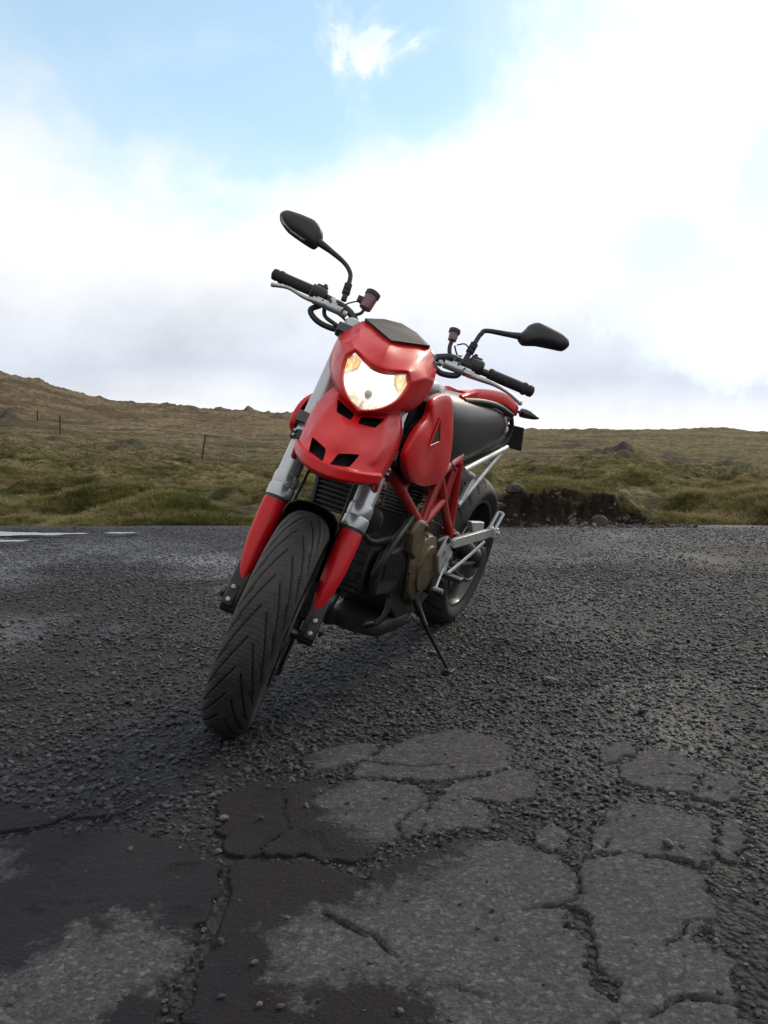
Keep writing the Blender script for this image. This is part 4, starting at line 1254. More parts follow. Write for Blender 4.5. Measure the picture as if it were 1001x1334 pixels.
# ---- fork
for sg in (1, -1):
    m = MB()
    m.lathe([(.030, .306), (.0345, .308), (.0352, .312), (.0352, .337), (.0340, .340), (.0325, .343), (.0330, .346), (.0338, .349), (.0338, .372), (.0318, .376), (.0300, .380),
             (.0300, .60), (.0285, .605), (.0285, .84), (.024, .846)], (0, sg * .107, 0), (0, 0, 1), 36)
    ft = m.build('fork_tube', M_FORK, bike, steer=True, angle=28)
    m = MB(); m.lathe([(.0300, .298), (.0325, .299), (.0325, .3065), (.03, .3075)], (0, sg * .107, 0), (0, 0, 1), 32); m.build('dust_seal', M_BLK, ft, steer=True)
    m = MB(); m.lathe([(.0215, .02), (.0215, .30)], (0, sg * .107, 0), (0, 0, 1), 20); m.build('stanchion', M_DARKM, ft, steer=True)
    # clip round the tube by the beak with two screws
    m = MB(); m.lathe([(.030, .468), (.0330, .470), (.0330, .495), (.030, .497)], (0, sg * .107, 0), (0, 0, 1), 28)
    m.box((.010, sg * .135, .483), (.022, .016, .024)); m.build('tube_clip', M_BLK, ft, steer=True, bevel=.002)
    for s_ in (.476, .490):
        m = MB(); m.lathe([(.004, 0), (.004, .006), (.002, .007)], (.022, sg * .135, s_), (1, 0, 0), 10); m.build('screw', M_ALU, ft, steer=True)
    # red guard over the lower leg, ridge on its outer front
    m = MB(); rings = []
    for s_, w, d, oy, of in ((.299, .0305, .031, 0, .003), (.285, .0315, .033, .000, .004), (.25, .0312, .034, .000, .006), (.20, .0295, .036, .000, .008), (.165, .0275, .036, -.001, .009),
                             (.13, .0235, .034, -.003, .010), (.10, .0185, .030, -.004, .009), (.075, .0155, .026, -.005, .007), (.055, .0135, .023, -.006, .005), (.045, .0105, .017, -.006, .003)):
        rg = []
        for k in range(28):
            a = 2 * math.pi * k / 28
            ridge = 1 + 0.13 * max(0, math.cos(a - 0.95)) ** 14 - 0.05 * max(0, math.cos(a - 0.35)) ** 8
            rg.append(Vector((of + math.cos(a) * d * ridge, sg * (.107 + oy + math.sin(a) * w * ridge), s_)))
        rings.append(rg)
    m.loft(rings); m.build('fork_guard', M_RED, bike, steer=True, angle=50)
    # axle clamp casting
    m = MB()
    pl = [(.030, .062), (.036, .020), (.034, -.030), (.020, -.052), (-.020, -.056), (-.050, -.030), (-.085, .020), (-.095, .085), (-.060, .100), (-.030, .075), (-.015, .10), (.018, .095)]
    y0 = .086 if sg > 0 else -.128
    m.prism([(f, y0, s_ * .9 + .032) for f, s_ in pl], (0, .042, 0))
    m.box((.028, sg * .112, .026), (.020, .030, .060))
    cl = m.build('axle_clamp', M_ENG, bike, steer=True, bevel=.004)
    m = MB(); m.lathe([(.016, 0), (.016, .007), (.011, .010)], (0, sg * .132, .03), (0, sg, 0), 18); m.lathe([(.010, 0), (.010, .006)], (.0, sg * .138, .03), (0, sg, 0), 6); m.build('axle_nut', M_DARKM, cl, steer=True)
    for s_ in (.012, .046):
        m = MB(); m.lathe([(.0065, 0), (.0065, .008), (.004, .010)], (.037, sg * .112, s_), (1, 0, 0), 12); m.build('pinch_bolt', M_ALU, cl, steer=True)
    m = MB()
    m.box((-.085, sg * .088, .095), (.050, .055, .105)); m.lathe([(.016, 0), (.016, .012)], (-.085, sg * .115, .12), (0, sg, 0), 16); m.lathe([(.016, 0), (.016, .012)], (-.085, sg * .115, .078), (0, sg, 0), 16)
    m.build('brake_caliper', M_ENG, bike, steer=True, bevel=.006)
    # brake hose up the leg
    m = MB(); m.tube([(-.09, sg * .095, .15), (-.07, sg * .075, .25), (-.045, sg * .066, .38), (-.05, sg * .06, .50), (-.04, sg * .03, .60)], .0042, 8, 8); m.build('brake_hose', M_BLK, bike, steer=True)

m = MB()
m.prism([(.036, -.145, .512), (.036, .145, .512), (-.01, .15, .512), (-.075, .05, .512), (-.075, -.05, .512), (-.01, -.15, .512)], (0, 0, .034))
m.prism([(.036, -.145, .790), (.036, .145, .790), (-.01, .15, .790), (-.075, .05, .790), (-.075, -.05, .790), (-.01, -.15, .790)], (0, 0, .028))
m.tube([(-.05, 0, .50), (-.05, 0, .82)], .026, 20, 1)
m.build('triple_clamp', M_DARKM, bike, steer=True, bevel=.004)

# ---- front mudguard hugging the back of the tyre top
m = MB(); rings = []
for k in range(25):
    a = R(78 + k * 5.2)
    rg = []
    for y, r in ((-.074, .268), (-.076, .285), (-.070, .304), (-.052, .320), (-.025, .328), (0, .330), (.025, .328), (.052, .320), (.070, .304), (.076, .285), (.074, .268)):
        rg.append(Vector((math.cos(a) * r, y, math.sin(a) * r)))
    rings.append(rg)
m.loft(rings, cap=False, closed=False)
for sg in (1, -1): m.prism([(-.01, sg * .075, .27), (-.04, sg * .075, .31), (-.06, sg * .075, .27), (-.05, sg * .075, .20), (-.02, sg * .075, .20)], (0, sg * .01, 0))
mg = m.build('mudguard', M_BLK, bike, steer=True, solid=.004)

# ---- headlight nacelle: loops from the lens opening out to the rim
YS = .012
K0 = [(0, .664, .205), (.022, .667, .203), (.043, .678, .196), (.057, .687, .190), (.0695, .695, .184), (.083, .679, .176), (.0815, .660, .176), (.0765, .635, .182), (.064, .606, .192), (.043, .580, .202), (.019, .562, .210), (0, .550, .214)]
K1 = [(0, .672, .219), (.024, .675, .215), (.044, .686, .207), (.059, .695, .201), (.0725, .703, .193), (.090, .681, .183), (.0880, .659, .184), (.0825, .632, .191), (.069, .602, .201), (.047, .576, .211), (.021, .557, .219), (0, .545, .223)]
K2 = [(0, .735, .192), (.030, .742, .168), (.060, .748, .154), (.082, .752, .146), (.104, .744, .134), (.119, .724, .138), (.118, .688, .122), (.108, .646, .138), (.090, .609, .162), (.064, .578, .190), (.031, .559, .208), (0, .549, .216)]
K3 = [(0, .784, .134), (.034, .802, .102), (.066, .818, .082), (.094, .814, .068), (.122, .792, .054), (.138, .757, .062), (.135, .706, .060), (.120, .662, .082), (.097, .626, .116), (.067, .588, .156), (.033, .563, .192), (0, .548, .206)]
K4 = [(0, .880, .006), (.040, .872, .008), (.082, .862, .012), (.106, .848, .018), (.138, .798, .028), (.144, .758, .034), (.143, .708, .046), (.126, .664, .066), (.100, .630, .098), (.068, .592, .142), (.034, .565, .180), (0, .547, .194)]
K5 = [(0, .884, -.035), (.040, .876, -.03), (.082, .862, -.025), (.108, .836, -.02), (.130, .800, -.012), (.140, .758, -.01), (.136, .706, 0), (.120, .664, .02), (.095, .632, .05), (.064, .596, .092), (.036, .562, .128), (0, .552, .142)]


def loop(K): return [Vector((f, YS + y, s_)) for y, s_, f in K] + [Vector((f, YS - y, s_)) for y, s_, f in reversed(K[1:-1])]


m = MB(); m.loft([loop(K) for K in (K0, K1, K2, K3, K4, K5)], cap=False)
nac = m.build('headlight_fairing', M_RED, bike, steer=True, sub=3, solid=.003)
# crease the centre ridge, the brow and the opening
me = nac.data
at = me.attributes.new('crease_edge', 'FLOAT', 'EDGE')
nl = len(loop(K0))
for e in me.edges:
    a, b = e.vertices
    la, lb = a // nl, b // nl; ia, ib = a % nl, b % nl
    c = 0.0
    if la == lb and la in (0, 1): c = 0.9
    if la == lb == 4: c = 0.9
    if ia == ib == 0 and la >= 1: c = 0.9
    if ia == ib and ia in (5, nl - 5) and min(la, lb) >= 1: c = 0.8
    if ia == ib and ia in (3, nl - 3) and min(la, lb) >= 2: c = 0.85
    if ia == ib == 11 and la >= 0: c = 0.6
    if la == lb == 3: c = 0.1
    if la == lb == 2: c = 0.25
    if la == lb == 3 and 5 <= min(ia, nl - ia) <= 8: c = 0.3
    at.data[e.index].value = c
av = me.attributes.new('crease_vert', 'FLOAT', 'POINT')
for v in me.vertices:
    l_, i_ = v.index // nl, v.index % nl; i_ = min(i_, nl - i_)
    if l_ == 4 and i_ in (3, 4): av.data[v.index].value = 0.7
    if l_ in (0, 1) and i_ in (4, 5, 11): av.data[v.index].value = 1.0
# seam line where the dark pad sits
def padhalf(df, k=1.0, sg=1):
    B, A, D = Vector((.016 + df, 0, .882)), Vector((.036 + df, .096, .846)), Vector((.146 + df, 0, .772))
    c0 = (B + A + D) / 3
    return [c0 + (p - c0) * k for p in (B, B.lerp(A, .5) + Vector((0, 0, .006)), A, A.lerp(D, .12), A.lerp(D, .5), D)]
m = MB(); rr3 = []
for r_ in (padhalf(-.012), padhalf(.010), padhalf(.015, .975)):
    a_ = [Vector((v.x, YS + max(v.y, 0), v.z)) for v in r_]
    a_[0].y = a_[-1].y = YS
    rr3.append(a_ + [Vector((v.x, 2 * YS - v.y, v.z)) for v in reversed(a_[1:-1])])
m.loft(rr3)
m.build('visor_pad', M_BLK, bike, steer=True, angle=40)

# ---- headlight
lamp = MB()
L0 = loop([(y * .985, .62 + (s_ - .62) * .985, f - .006) for y, s_, f in K0])
def shrink(k, f, c=.622): return [Vector((f, YS + (v.y - YS) * k, c + (v.z - c) * k)) for v in L0]
ringsL = [L0, shrink(.93, .165), shrink(.75, .135), shrink(.5, .115), shrink(.22, .105)]
lamp.loft(ringsL, cap=False); lamp.close(len(L0))
hl = lamp.build('headlight', M_LAMP, bike, steer=True, sub=3, angle=None)
av = hl.data.attributes.new('crease_vert', 'FLOAT', 'POINT')
ce = hl.data.attributes.new('crease_edge', 'FLOAT', 'EDGE')
for e in hl.data.edges:
    if max(e.vertices) < len(L0): ce.data[e.index].value = 0.9
for i_ in range(len(L0)):
    if min(i_, len(L0) - i_) in (4, 5, 11): av.data[i_].value = 1.0
for nm, idx in (('up', 2), ('side', 1)):
    a_ = hl.data.attributes.new(nm, 'FLOAT', 'POINT')
    a_.data.foreach_set('value', [v[idx] - (.62 if idx == 2 else YS) for v in lamp.V])
m = MB()
l0 = [v + Vector((.001, 0, 0)) for v in L0]
m.loft([l0, [Vector((v.x * .3 + .7 * .208, YS + (v.y - YS) * .75, .622 + (v.z - .622) * .75)) for v in L0], [Vector((.214, YS + (v.y - YS) * .35, .622 + (v.z - .622) * .35)) for v in L0]], cap=False)
m.close(len(L0))
m.build('lens', M_CLEAR, hl, steer=True, sub=2, angle=None)
m = MB(); m.lathe([(.0075, 0), (.0105, .022), (.010, .028), (.006, .032), (.001, .033)], (.118, YS, .622), (1, 0, 0), 18); m.build('bulb_shield', M_PEG, hl, steer=True)
for sg in (1, -1):
    m = MB(); m.lathe([(.001, -.004), (.0042, 0), (.0042, .006), (.0020, .009)], (.150, YS + sg * .071, .678), (1, 0, 0), 12); m.build('side_lamp', M_AMBER, hl, steer=True)

# ---- beak
rows = [
    [(0, .575, .150), (.032, .585, .146), (.064, .610, .128), (.092, .625, .085), (.104, .628, .040)],
    [(0, .548, .186), (.032, .560, .176), (.066, .588, .152), (.100, .604, .100), (.112, .604, .045)],
    [(0, .516, .219), (.032, .520, .200), (.074, .545, .176), (.112, .574, .104), (.124, .570, .050)],
    [(0, .478, .248), (.036, .482, .226), (.082, .502, .192), (.116, .532, .118), (.127, .524, .066)],
    [(0, .442, .275), (.042, .446, .252), (.088, .464, .208), (.114, .494, .136), (.122, .480, .085)],
    [(0, .408, .284), (.046, .412, .264), (.084, .428, .222), (.110, .458, .164), (.118, .450, .100)],
    [(0, .384, .296), (.049, .390, .276), (.086, .408, .230), (.110, .436, .172), (.117, .426, .112)],
    [(0, .367, .324), (.051, .377, .308), (.089, .397, .262), (.115, .424, .198), (.119, .414, .126)],
    [(0, .342, .322), (.051, .354, .304), (.088, .376, .256), (.112, .404, .192), (.118, .398, .126)],
    [(0, .336, .305), (.048, .348, .288), (.083, .371, .244), (.107, .398, .180), (.112, .392, .118)],
    [(0, .348, .260), (.042, .360, .246), (.074, .383, .212), (.098, .404, .160), (.104, .400, .105)]]
def bshift(f): return YS * min(max((.31 - f) / .1, 0), 1)
m = MB(); grid = []
for r_ in rows:
    full = [(f, bshift(f) - y, s_) for y, s_, f in reversed(r_[1:])] + [(f, bshift(f) + y, s_) for y, s_, f in r_]
    grid.append([Vector(v) for v in full])
m.loft(grid, cap=False, closed=False)
beak = m.build('beak', M_RED, bike, steer=True, sub=3, solid=.004)
me = beak.data; at = me.attributes.new('crease_edge', 'FLOAT', 'EDGE'); nc_ = 9
for e in me.edges:
    a, b = e.vertices; ra, rb, ca, cb = a // nc_, b // nc_, a % nc_, b % nc_
    c = 0.0
    if ca == cb == 4 and max(ra, rb) <= 5: c = 0.8
    if ca == cb and ca in (1, 7): c = 0.65
    if ca == cb and ca in (2, 6) and max(ra, rb) <= 5: c = 0.8
    if ra == rb and ra in (7, 8): c = 0.55
    if ra == rb == 6: c = 0.7
    at.data[e.index].value = c
cut_l = []
SLOT = [(.062, .440), (.015, .413), (.008, .372), (.052, .395)]
NOST = [(.064, .572), (.009, .546), (.009, .519), (.052, .532)]
for sg in (1, -1):
    for poly, c0, f0, f1 in ((SLOT, -.004, .20, .36), (NOST, YS, .09, .30)):
        # rounded corners
        pts = []
        n_ = len(poly)
        for i in range(n_):
            p = Vector(poly[i]); a = Vector(poly[i - 1]); b = Vector(poly[(i + 1) % n_])
            rr_ = .0055
            pa, pb = p + (a - p).normalized() * rr_, p + (b - p).normalized() * rr_
            for t_ in (0, .33, .67, 1): pts.append(pa * (1 - t_) ** 2 + p * 2 * t_ * (1 - t_) + pb * t_ * t_)
        c = MB(); c.prism([(f0, c0 + sg * p.x, p.y) for p in pts], (f1 - f0, 0, 0))
        c.V = [steer_pt(v) for v in c.V]
        cut_l.append(c)
cut(beak, cut_l)
for sg in (1, -1):
    for y_, s_, f_ in ((.108, .452, .150), (.112, .560, .095)):
        m = MB(); m.lathe([(.0050, -.004), (.0050, .0015), (.0030, .0025)], (f_ + .006, sg * y_ + bshift(f_), s_), (1, sg * .8, 0), 12); m.build('screw', M_DARKM, beak, steer=True)
m = MB(); m.loft([[v + Vector((-.030, 0, .006)) for v in r_] for r_ in grid[1:10]], cap=False, closed=False)
m.V = [Vector((v.x, v.y * .93, v.z)) for v in m.V]
m.build('beak_dark_sheet', M_LINER, beak, steer=True, sub=2)  # added dark sheet that blackens what shows through the slots

# ---- handlebar group
def q(l): return [(f, y, s_) for s_, y, f in l]
bar = q([(.930, -.366, -.12), (.916, -.239, -.09), (.893, -.150, -.06), (.862, -.109, -.045), (.838, -.06, -.035), (.832, 0, -.03), (.838, .06, -.035), (.848, .115, -.045), (.879, .174, -.05), (.884, .217, -.07), (.893, .281, -.09), (.906, .410, -.12)])
m = MB(); m.tube(bar, [.0110] * 4 + [.0135] * 4 + [.0110] * 4, 16, 6); hb = m.build('handlebar', M_BLK, bike, steer=True)
for a, b in (((-.12, -.380, .932), (-.09, -.250, .918)), ((-.12, .414, .907), (-.092, .292, .895))):
    a, b = Vector(a), Vector(b); m = MB()
    ax_ = (a - b).normalized(); L = (a - b).length
    pr = [(.0160, 0), (.0175, .003), (.0175, .010)]
    h = .014
    while h < L - .022:
        pr += [(.0163, h), (.0156, h + .0015), (.0163, h + .003)]; h += .0055
    pr += [(.0165, L - .016), (.0190, L - .013), (.0190, L - .006), (.0160, L - .004), (.0160, L + .004), (.0175, L + .006), (.0165, L + .016), (.010, L + .020)]
    m.lathe(pr, b, ax_, 22); m.build('grip', M_GRIP, bike, steer=True)
for lev, sg in ((q([(.866, -.366, -.035), (.873, -.322, -.030), (.866, -.274, -.028), (.868, -.240, -.030), (.876, -.205, -.045)]), -1), (q([(.828, .400, -.035), (.840, .360, -.030), (.846, .317, -.028), (.846, .278, -.030), (.850, .235, -.045)]), 1)):
    m = MB(); m.tube(lev, [.0062, .0048, .0060, .0078, .0095], 12, 7, up=(0, 0, 1)); e0 = lev[0]
    m.lathe([(.002, -.007), (.0068, -.004), (.0068, .004), (.002, .007)], e0, (0, 1, .1), 12)
    m.build('brake_lever' if sg < 0 else 'clutch_lever', M_ALU, bike, steer=True)
    # master cylinder: bore, clamp and banjo
    base = Vector((-.062, sg * .205, .885 if sg < 0 else .862))
    m = MB()
    m.tube([base + Vector((.010, sg * .035, -.005)), base + Vector((.022, -sg * .045, -.012))], .0125, 14, 1)
    m.lathe([(.020, -.010), (.020, .010)], base + Vector((-.010, -sg * .010, .010)), (0, 1, .1), 18)
    m.box(base + Vector((.006, -sg * .012, -.002)), (.030, .026, .022))
    m.lathe([(.010, 0), (.010, .010), (.006, .014)], base + Vector((.020, -sg * .048, -.014)), (0, -sg, 0), 12)
    m.box(base + Vector((.018, sg * .030, -.010)), (.026, .030, .014))
    mc = m.build('master_cylinder', M_ALU, bike, steer=True, bevel=.002)
    for dx, dy, dz in ((.024, .016, -.006), (.016, -.022, .012), (.024, -.004, .004)):
        m = MB(); m.lathe([(.0042, 0), (.0042, .006), (.002, .007)], base + Vector((dx, sg * dy, dz)), (1, 0, .2), 8); m.build('bolt', M_DARKM, mc, steer=True)
    # switch housing
    m = MB(); c = Vector((-.083, sg * .248, .915 if sg < 0 else .897))
    m.lathe([(.014, -.024), (.0205, -.021), (.0215, 0), (.0205, .021), (.014, .024)], c, (0.15, sg, .02), 20)
    m.box(c + Vector((-.006, -sg * .004, .018)), (.026, .032, .018)); m.box(c + Vector((-.01, sg * .006, -.018)), (.022, .026, .014))
    m.lathe([(.006, 0), (.006, .010)], c + Vector((0, -sg * .010, .024)), (0, 0, 1), 10)
    m.build('switch_housing', M_BLK, bike, steer=True, bevel=.003)
# fluid reservoirs
m = MB(); m.lathe([(.012, .0), (.0175, .002), (.0185, .008), (.0195, .042)], (-.05, -.106, .912), (0, .10, 1), 24); rs = m.build('brake_reservoir', M_CUP, bike, steer=True)
m = MB(); m.lathe([(.0205, 0), (.0220, .001), (.0220, .013), (.019, .0155)], (-.05, -.1018, .954), (0, .10, 1), 24); m.build('reservoir_cap', M_BLK, rs, steer=True)
m = MB(); m.box((-.05, -.128, .934), (.016, .016, .016)); m.tube([(-.05, -.106, .912), (-.052, -.112, .895), (-.06, -.135, .885), (-.065, -.165, .888)], .0048, 10, 6); m.build('reservoir_hose', M_BLK, rs, steer=True)
m = MB(); m.lathe([(.009, 0), (.0125, .002), (.0135, .024)], (-.06, .157, .930), (0, -.10, 1), 20); rs = m.build('clutch_reservoir', M_CUP, bike, steer=True)
m = MB(); m.lathe([(.0155, 0), (.0168, .001), (.0168, .011), (.014, .013)], (-.06, .1546, .954), (0, -.10, 1), 20); m.build('reservoir_cap', M_BLK, rs, steer=True)
m = MB(); m.tube([(-.06, .157, .932), (-.06, .158, .912), (-.06, .166, .892), (-.062, .186, .872), (-.062, .205, .868)], .0060, 10, 6); m.build('reservoir_hose', M_BLK, rs, steer=True)

# mirrors
def mirror(outl, stem, sg):
    o2 = [Vector((0, y, s_)) for s_, y, f in outl]
    cen = sum(o2, Vector()) / len(o2)
    # round the outline
    P = o2; dense = []
    n_ = len(P)
    for i in range(n_):
        a, b, c, d = P[i - 1], P[i], P[(i + 1) % n_], P[(i + 2) % n_]
        for k in range(4):
            t_ = k / 4
            cm = 0.5 * ((2 * b) + (c - a) * t_ + (2 * a - 5 * b + 4 * c - d) * t_ * t_ + (3 * b - a - 3 * c + d) * t_ ** 3)
            dense.append(cm.lerp(b.lerp(c, t_), 0.35))
    def ring(k, f): return [Vector((f, cen.y + (v.y - cen.y) * k, cen.z + (v.z - cen.z) * k)) for v in dense]
    m = MB(); m.loft([ring(.90, -.083), ring(.99, -.083), ring(1.0, -.078), ring(1.0, -.070), ring(.95, -.060), ring(.80, -.050), ring(.45, -.044), ring(.15, -.043)])
    mm = m.build('mirror', M_BLK, bike, steer=True, angle=55)
    m = MB(); r_ = ring(.90, -.0835); m.add(r_, [tuple(range(len(r_)))]); m.build('mirror_glass', M_MIRG, mm, steer=True)
    m = MB(); m.tube([(f, y, s_) for s_, y, f in stem], [.0125, .0085] + [.0068] * (len(stem) - 3) + [.0085], 12, 7); m.build('mirror_stem', M_BLK, mm, steer=True)
    a = Vector((stem[-1][2], stem[-1][1], stem[-1][0])); b = Vector((stem[-2][2], stem[-2][1], stem[-2][0])); d = (a - b)
    m = MB(); m.lathe([(.008, 0), (.0115, .003), (.0115, .020), (.009, .022), (.012, .024), (.012, .034), (.009, .037)], b + d * .15, d.normalized(), 12); m.build('mirror_boot', M_GRIP, mm, steer=True)
    return mm


mr = mirror([(1.090, -.443, 0), (1.105, -.429, 0), (1.110, -.388, 0), (1.109, -.340, 0), (1.092, -.311, 0), (1.067, -.300, 0), (1.033, -.311, 0), (1.037, -.349, 0), (1.050, -.401, 0), (1.071, -.434, 0)],
            [(1.056, -.315, -.068), (1.044, -.265, -.07), (1.028, -.218, -.07), (1.009, -.191, -.07), (.983, -.180, -.07), (.918, -.172, -.066)], -1)
ml = mirror([(1.026, .327, 0), (1.052, .338, 0), (1.073, .346, 0), (1.088, .366, 0), (1.088, .404, 0), (1.084, .448, 0), (1.075, .469, 0), (1.061, .475, 0), (1.042, .463, 0), (1.033, .424, 0), (1.024, .385, 0), (1.010, .348, 0)],
            [(1.035, .355, -.068), (1.022, .306, -.07), (1.005, .239, -.07), (.989, .227, -.07), (.967, .222, -.07), (.890, .213, -.066)], 1)
st_ = [(1.079, -.435), (1.064, -.426), (1.048, -.393), (1.038, -.350), (1.038, -.333), (1.049, -.336), (1.060, -.376), (1.076, -.423)]
m = MB(); m.prism([(-.074, y, s_) for s_, y in st_], (.017, 0, 0)); m.build('edge_strip', M_SILVER, mr, steer=True, bevel=.002)
st_ = [(1.012, .352), (1.025, .388), (1.034, .427), (1.041, .455), (1.050, .462), (1.047, .440), (1.040, .405), (1.028, .360)]
m = MB(); m.prism([(-.074, y, s_) for s_, y in st_], (.014, 0, 0)); m.build('edge_strip', M_BLK, ml, steer=True, bevel=.002)

# cables and hoses round the bars
for pts, r_ in ((q([(.875, -.225, -.06), (.850, -.245, -.06), (.828, -.215, -.06), (.825, -.165, -.06), (.840, -.110, -.06), (.80, -.05, -.05)]), .0085),
                (q([(.880, -.215, -.07), (.850, -.200, -.06), (.835, -.16, -.05), (.82, -.10, -.05)]), .006),
                (q([(.875, -.185, -.06), (.862, -.150, -.05), (.846, -.125, -.05), (.82, -.09, -.05)]), .0035),
                (q([(.810, .08, -.04), (.826, .137, -.04), (.822, .165, -.045), (.835, .205, -.05), (.862, .215, -.06)]), .0085),
                (q([(.835, .12, -.04), (.850, .165, -.045), (.885, .180, -.05), (.90, .20, -.06)]), .0022),
                (q([(.905, -.165, -.065), (.918, -.150, -.06), (.925, -.13, -.05), (.915, -.115, -.05)]), .0022),
                (q([(.925, .175, -.06), (.937, .195, -.06), (.930, .215, -.065)]), .0022),
                (q([(.920, .170, -.06), (.905, .180, -.06), (.888, .195, -.06)]), .0025)):
    m = MB(); m.tube(pts, r_, 10, 7); m.build('cable', M_BLK, bike, steer=True)

# ---- tank, side panels, seat
def section_loft(secs, n=28, pw=2.6):
    rings = []
    for x, hw, zt, zb in secs:
        rg = []
        for k in range(n):
            a = 2 * math.pi * k / n
            ca, sa = math.cos(a), math.sin(a)
            yy = hw * math.copysign(abs(ca) ** (2 / pw), ca); zz = math.copysign(abs(sa) ** (2 / pw), sa)
            rg.append(Vector((x, yy, (zt + zb) / 2 + zz * (zt - zb) / 2)))
        rings.append(rg)
    return rings


m = MB(); m.loft(section_loft([(1.14, .070, .93, .80), (1.10, .105, .955, .76), (1.02, .128, .972, .72), (.92, .130, .974, .70), (.84, .118, .966, .70), (.80, .100, .950, .72)]))
tank = m.build('fuel_tank', M_RED, bike)
m = MB(); m.loft(section_loft([(1.13, .062, .958, .90), (1.08, .090, .974, .90), (1.00, .104, .986, .90), (.90, .108, .990, .90), (.82, .100, .980, .90), (.79, .080, .965, .90)], 28, 3.2))
m.build('tank_cover', M_GREY, tank)
m = MB(); m.lathe([(.032, 0), (.034, .004), (.034, .008), (.028, .011), (.010, .012)], (.98, 0, .984), (0, 0, 1), 28); m.build('fuel_cap', M_DARKM, tank)
PO = [(0.893, 0.955), (0.989, 0.951), (1.099, 0.938), (1.102, 0.915), (1.083, 0.884), (1.172, 0.861), (1.21, 0.821), (1.23, 0.786), (1.217, 0.756), (1.144, 0.709), (0.957, 0.668), (0.848, 0.669), (0.765, 0.687), (0.748, 0.741), (0.797, 0.845), (0.851, 0.916)]
pc = Vector((.985, .795))
def py(x): return .143 + .034 * float(smooth(.95, 1.20, x))
for sg in (1, -1):
    m = MB(); rings = []
    for k, dy in ((1.0, -.012), (1.0, .002), (.97, .008), (.74, .015), (.42, .019), (.12, .020)):
        rings.append([Vector((pc.x + (x - pc.x) * k, sg * (py(pc.x + (x - pc.x) * k) + dy), pc.y + (z - pc.y) * k)) for x, z in PO])
    m.loft(rings, cap=False); m.close(len(PO))
    sp = m.build('side_panel', M_RED, bike, sub=2, solid=.006)
    ce = sp.data.attributes.new('crease_edge', 'FLOAT', 'EDGE')
    for e in sp.data.edges:
        l0_, l1_ = e.vertices[0] // len(PO), e.vertices[1] // len(PO)
        if l0_ == l1_ and l0_ in (0, 1): ce.data[e.index].value = 0.75
        if l0_ == l1_ == 2: ce.data[e.index].value = 0.35
    # black duct behind it, open towards the front
    m = MB(); rings = []
    for k, dy in ((.95, -.020), (.88, -.010), (.5, -.002), (.12, .000)):
        rings.append([Vector((pc.x + (x - pc.x) * k, sg * (py(pc.x + (x - pc.x) * k) + dy - .006), pc.y + (z - pc.y) * k)) for x, z in PO])
    m.loft(rings, cap=False); m.close(len(PO))
    m.build('panel_liner', M_LINER, sp)
    m = MB(); m.prism([(1.175, sg * .125, .86), (1.15, sg * .125, .92), (1.08, sg * .115, .94), (1.06, sg * .11, .86), (1.07, sg * .11, .76), (1.13, sg * .115, .74), (1.18, sg * .12, .80)], (0, sg * .018, 0))
    m.build('air_duct', M_LINER, sp, bevel=.006)
    # small triangular vent: raised black plate standing for the dark of an opening
    tri = [(1.000, .884), (.955, .815), (1.062, .808)]
    bpy.context.view_layer.update()
    ev = sp.evaluated_get(bpy.context.evaluated_depsgraph_get())
    def surf(x, z, d):
        hit, loc, nor, fi = ev.ray_cast(Vector((x, sg * .30, z)), Vector((0, -sg, 0)))
        return Vector((x, (loc.y if hit else sg * (py(x) + .024)) + sg * d, z))
    ctr = (sum(p[0] for p in tri) / 3, sum(p[1] for p in tri) / 3)
    m = MB(); m.loft([[surf(x, z, d) for x, z in tri] for d in (-.004, .0045)]); m.build('vent_black_plate', M_LINER, sp)
    m = MB(); m.tube([surf(x, z, .0035) for x, z in tri + [tri[0], tri[1]]], .0030, 8, 1); m.build('vent_rim', M_RED, sp)

m = MB(); m.loft(section_loft([(.90, .060, .952, .82), (.87, .100, .955, .76), (.82, .126, .956, .715), (.74, .134, .954, .692), (.60, .134, .948, .688), (.45, .131, .944, .702), (.30, .127, .940, .728), (.18, .120, .930, .752), (.08, .108, .908, .772), (.00, .090, .885, .790), (-.04, .05, .86, .80)], 36, 3.0))
seat = m.build('seat', M_SEAT, bike, angle=60)
for sg in (1, -1):
    m = MB(); m.tube([(.845, sg * .118, .93), (.820, sg * .131, .86), (.770, sg * .136, .79), (.700, sg * .136, .735), (.62, sg * .133, .700)], .0022, 6, 6); m.build('seam', M_BLK, seat)
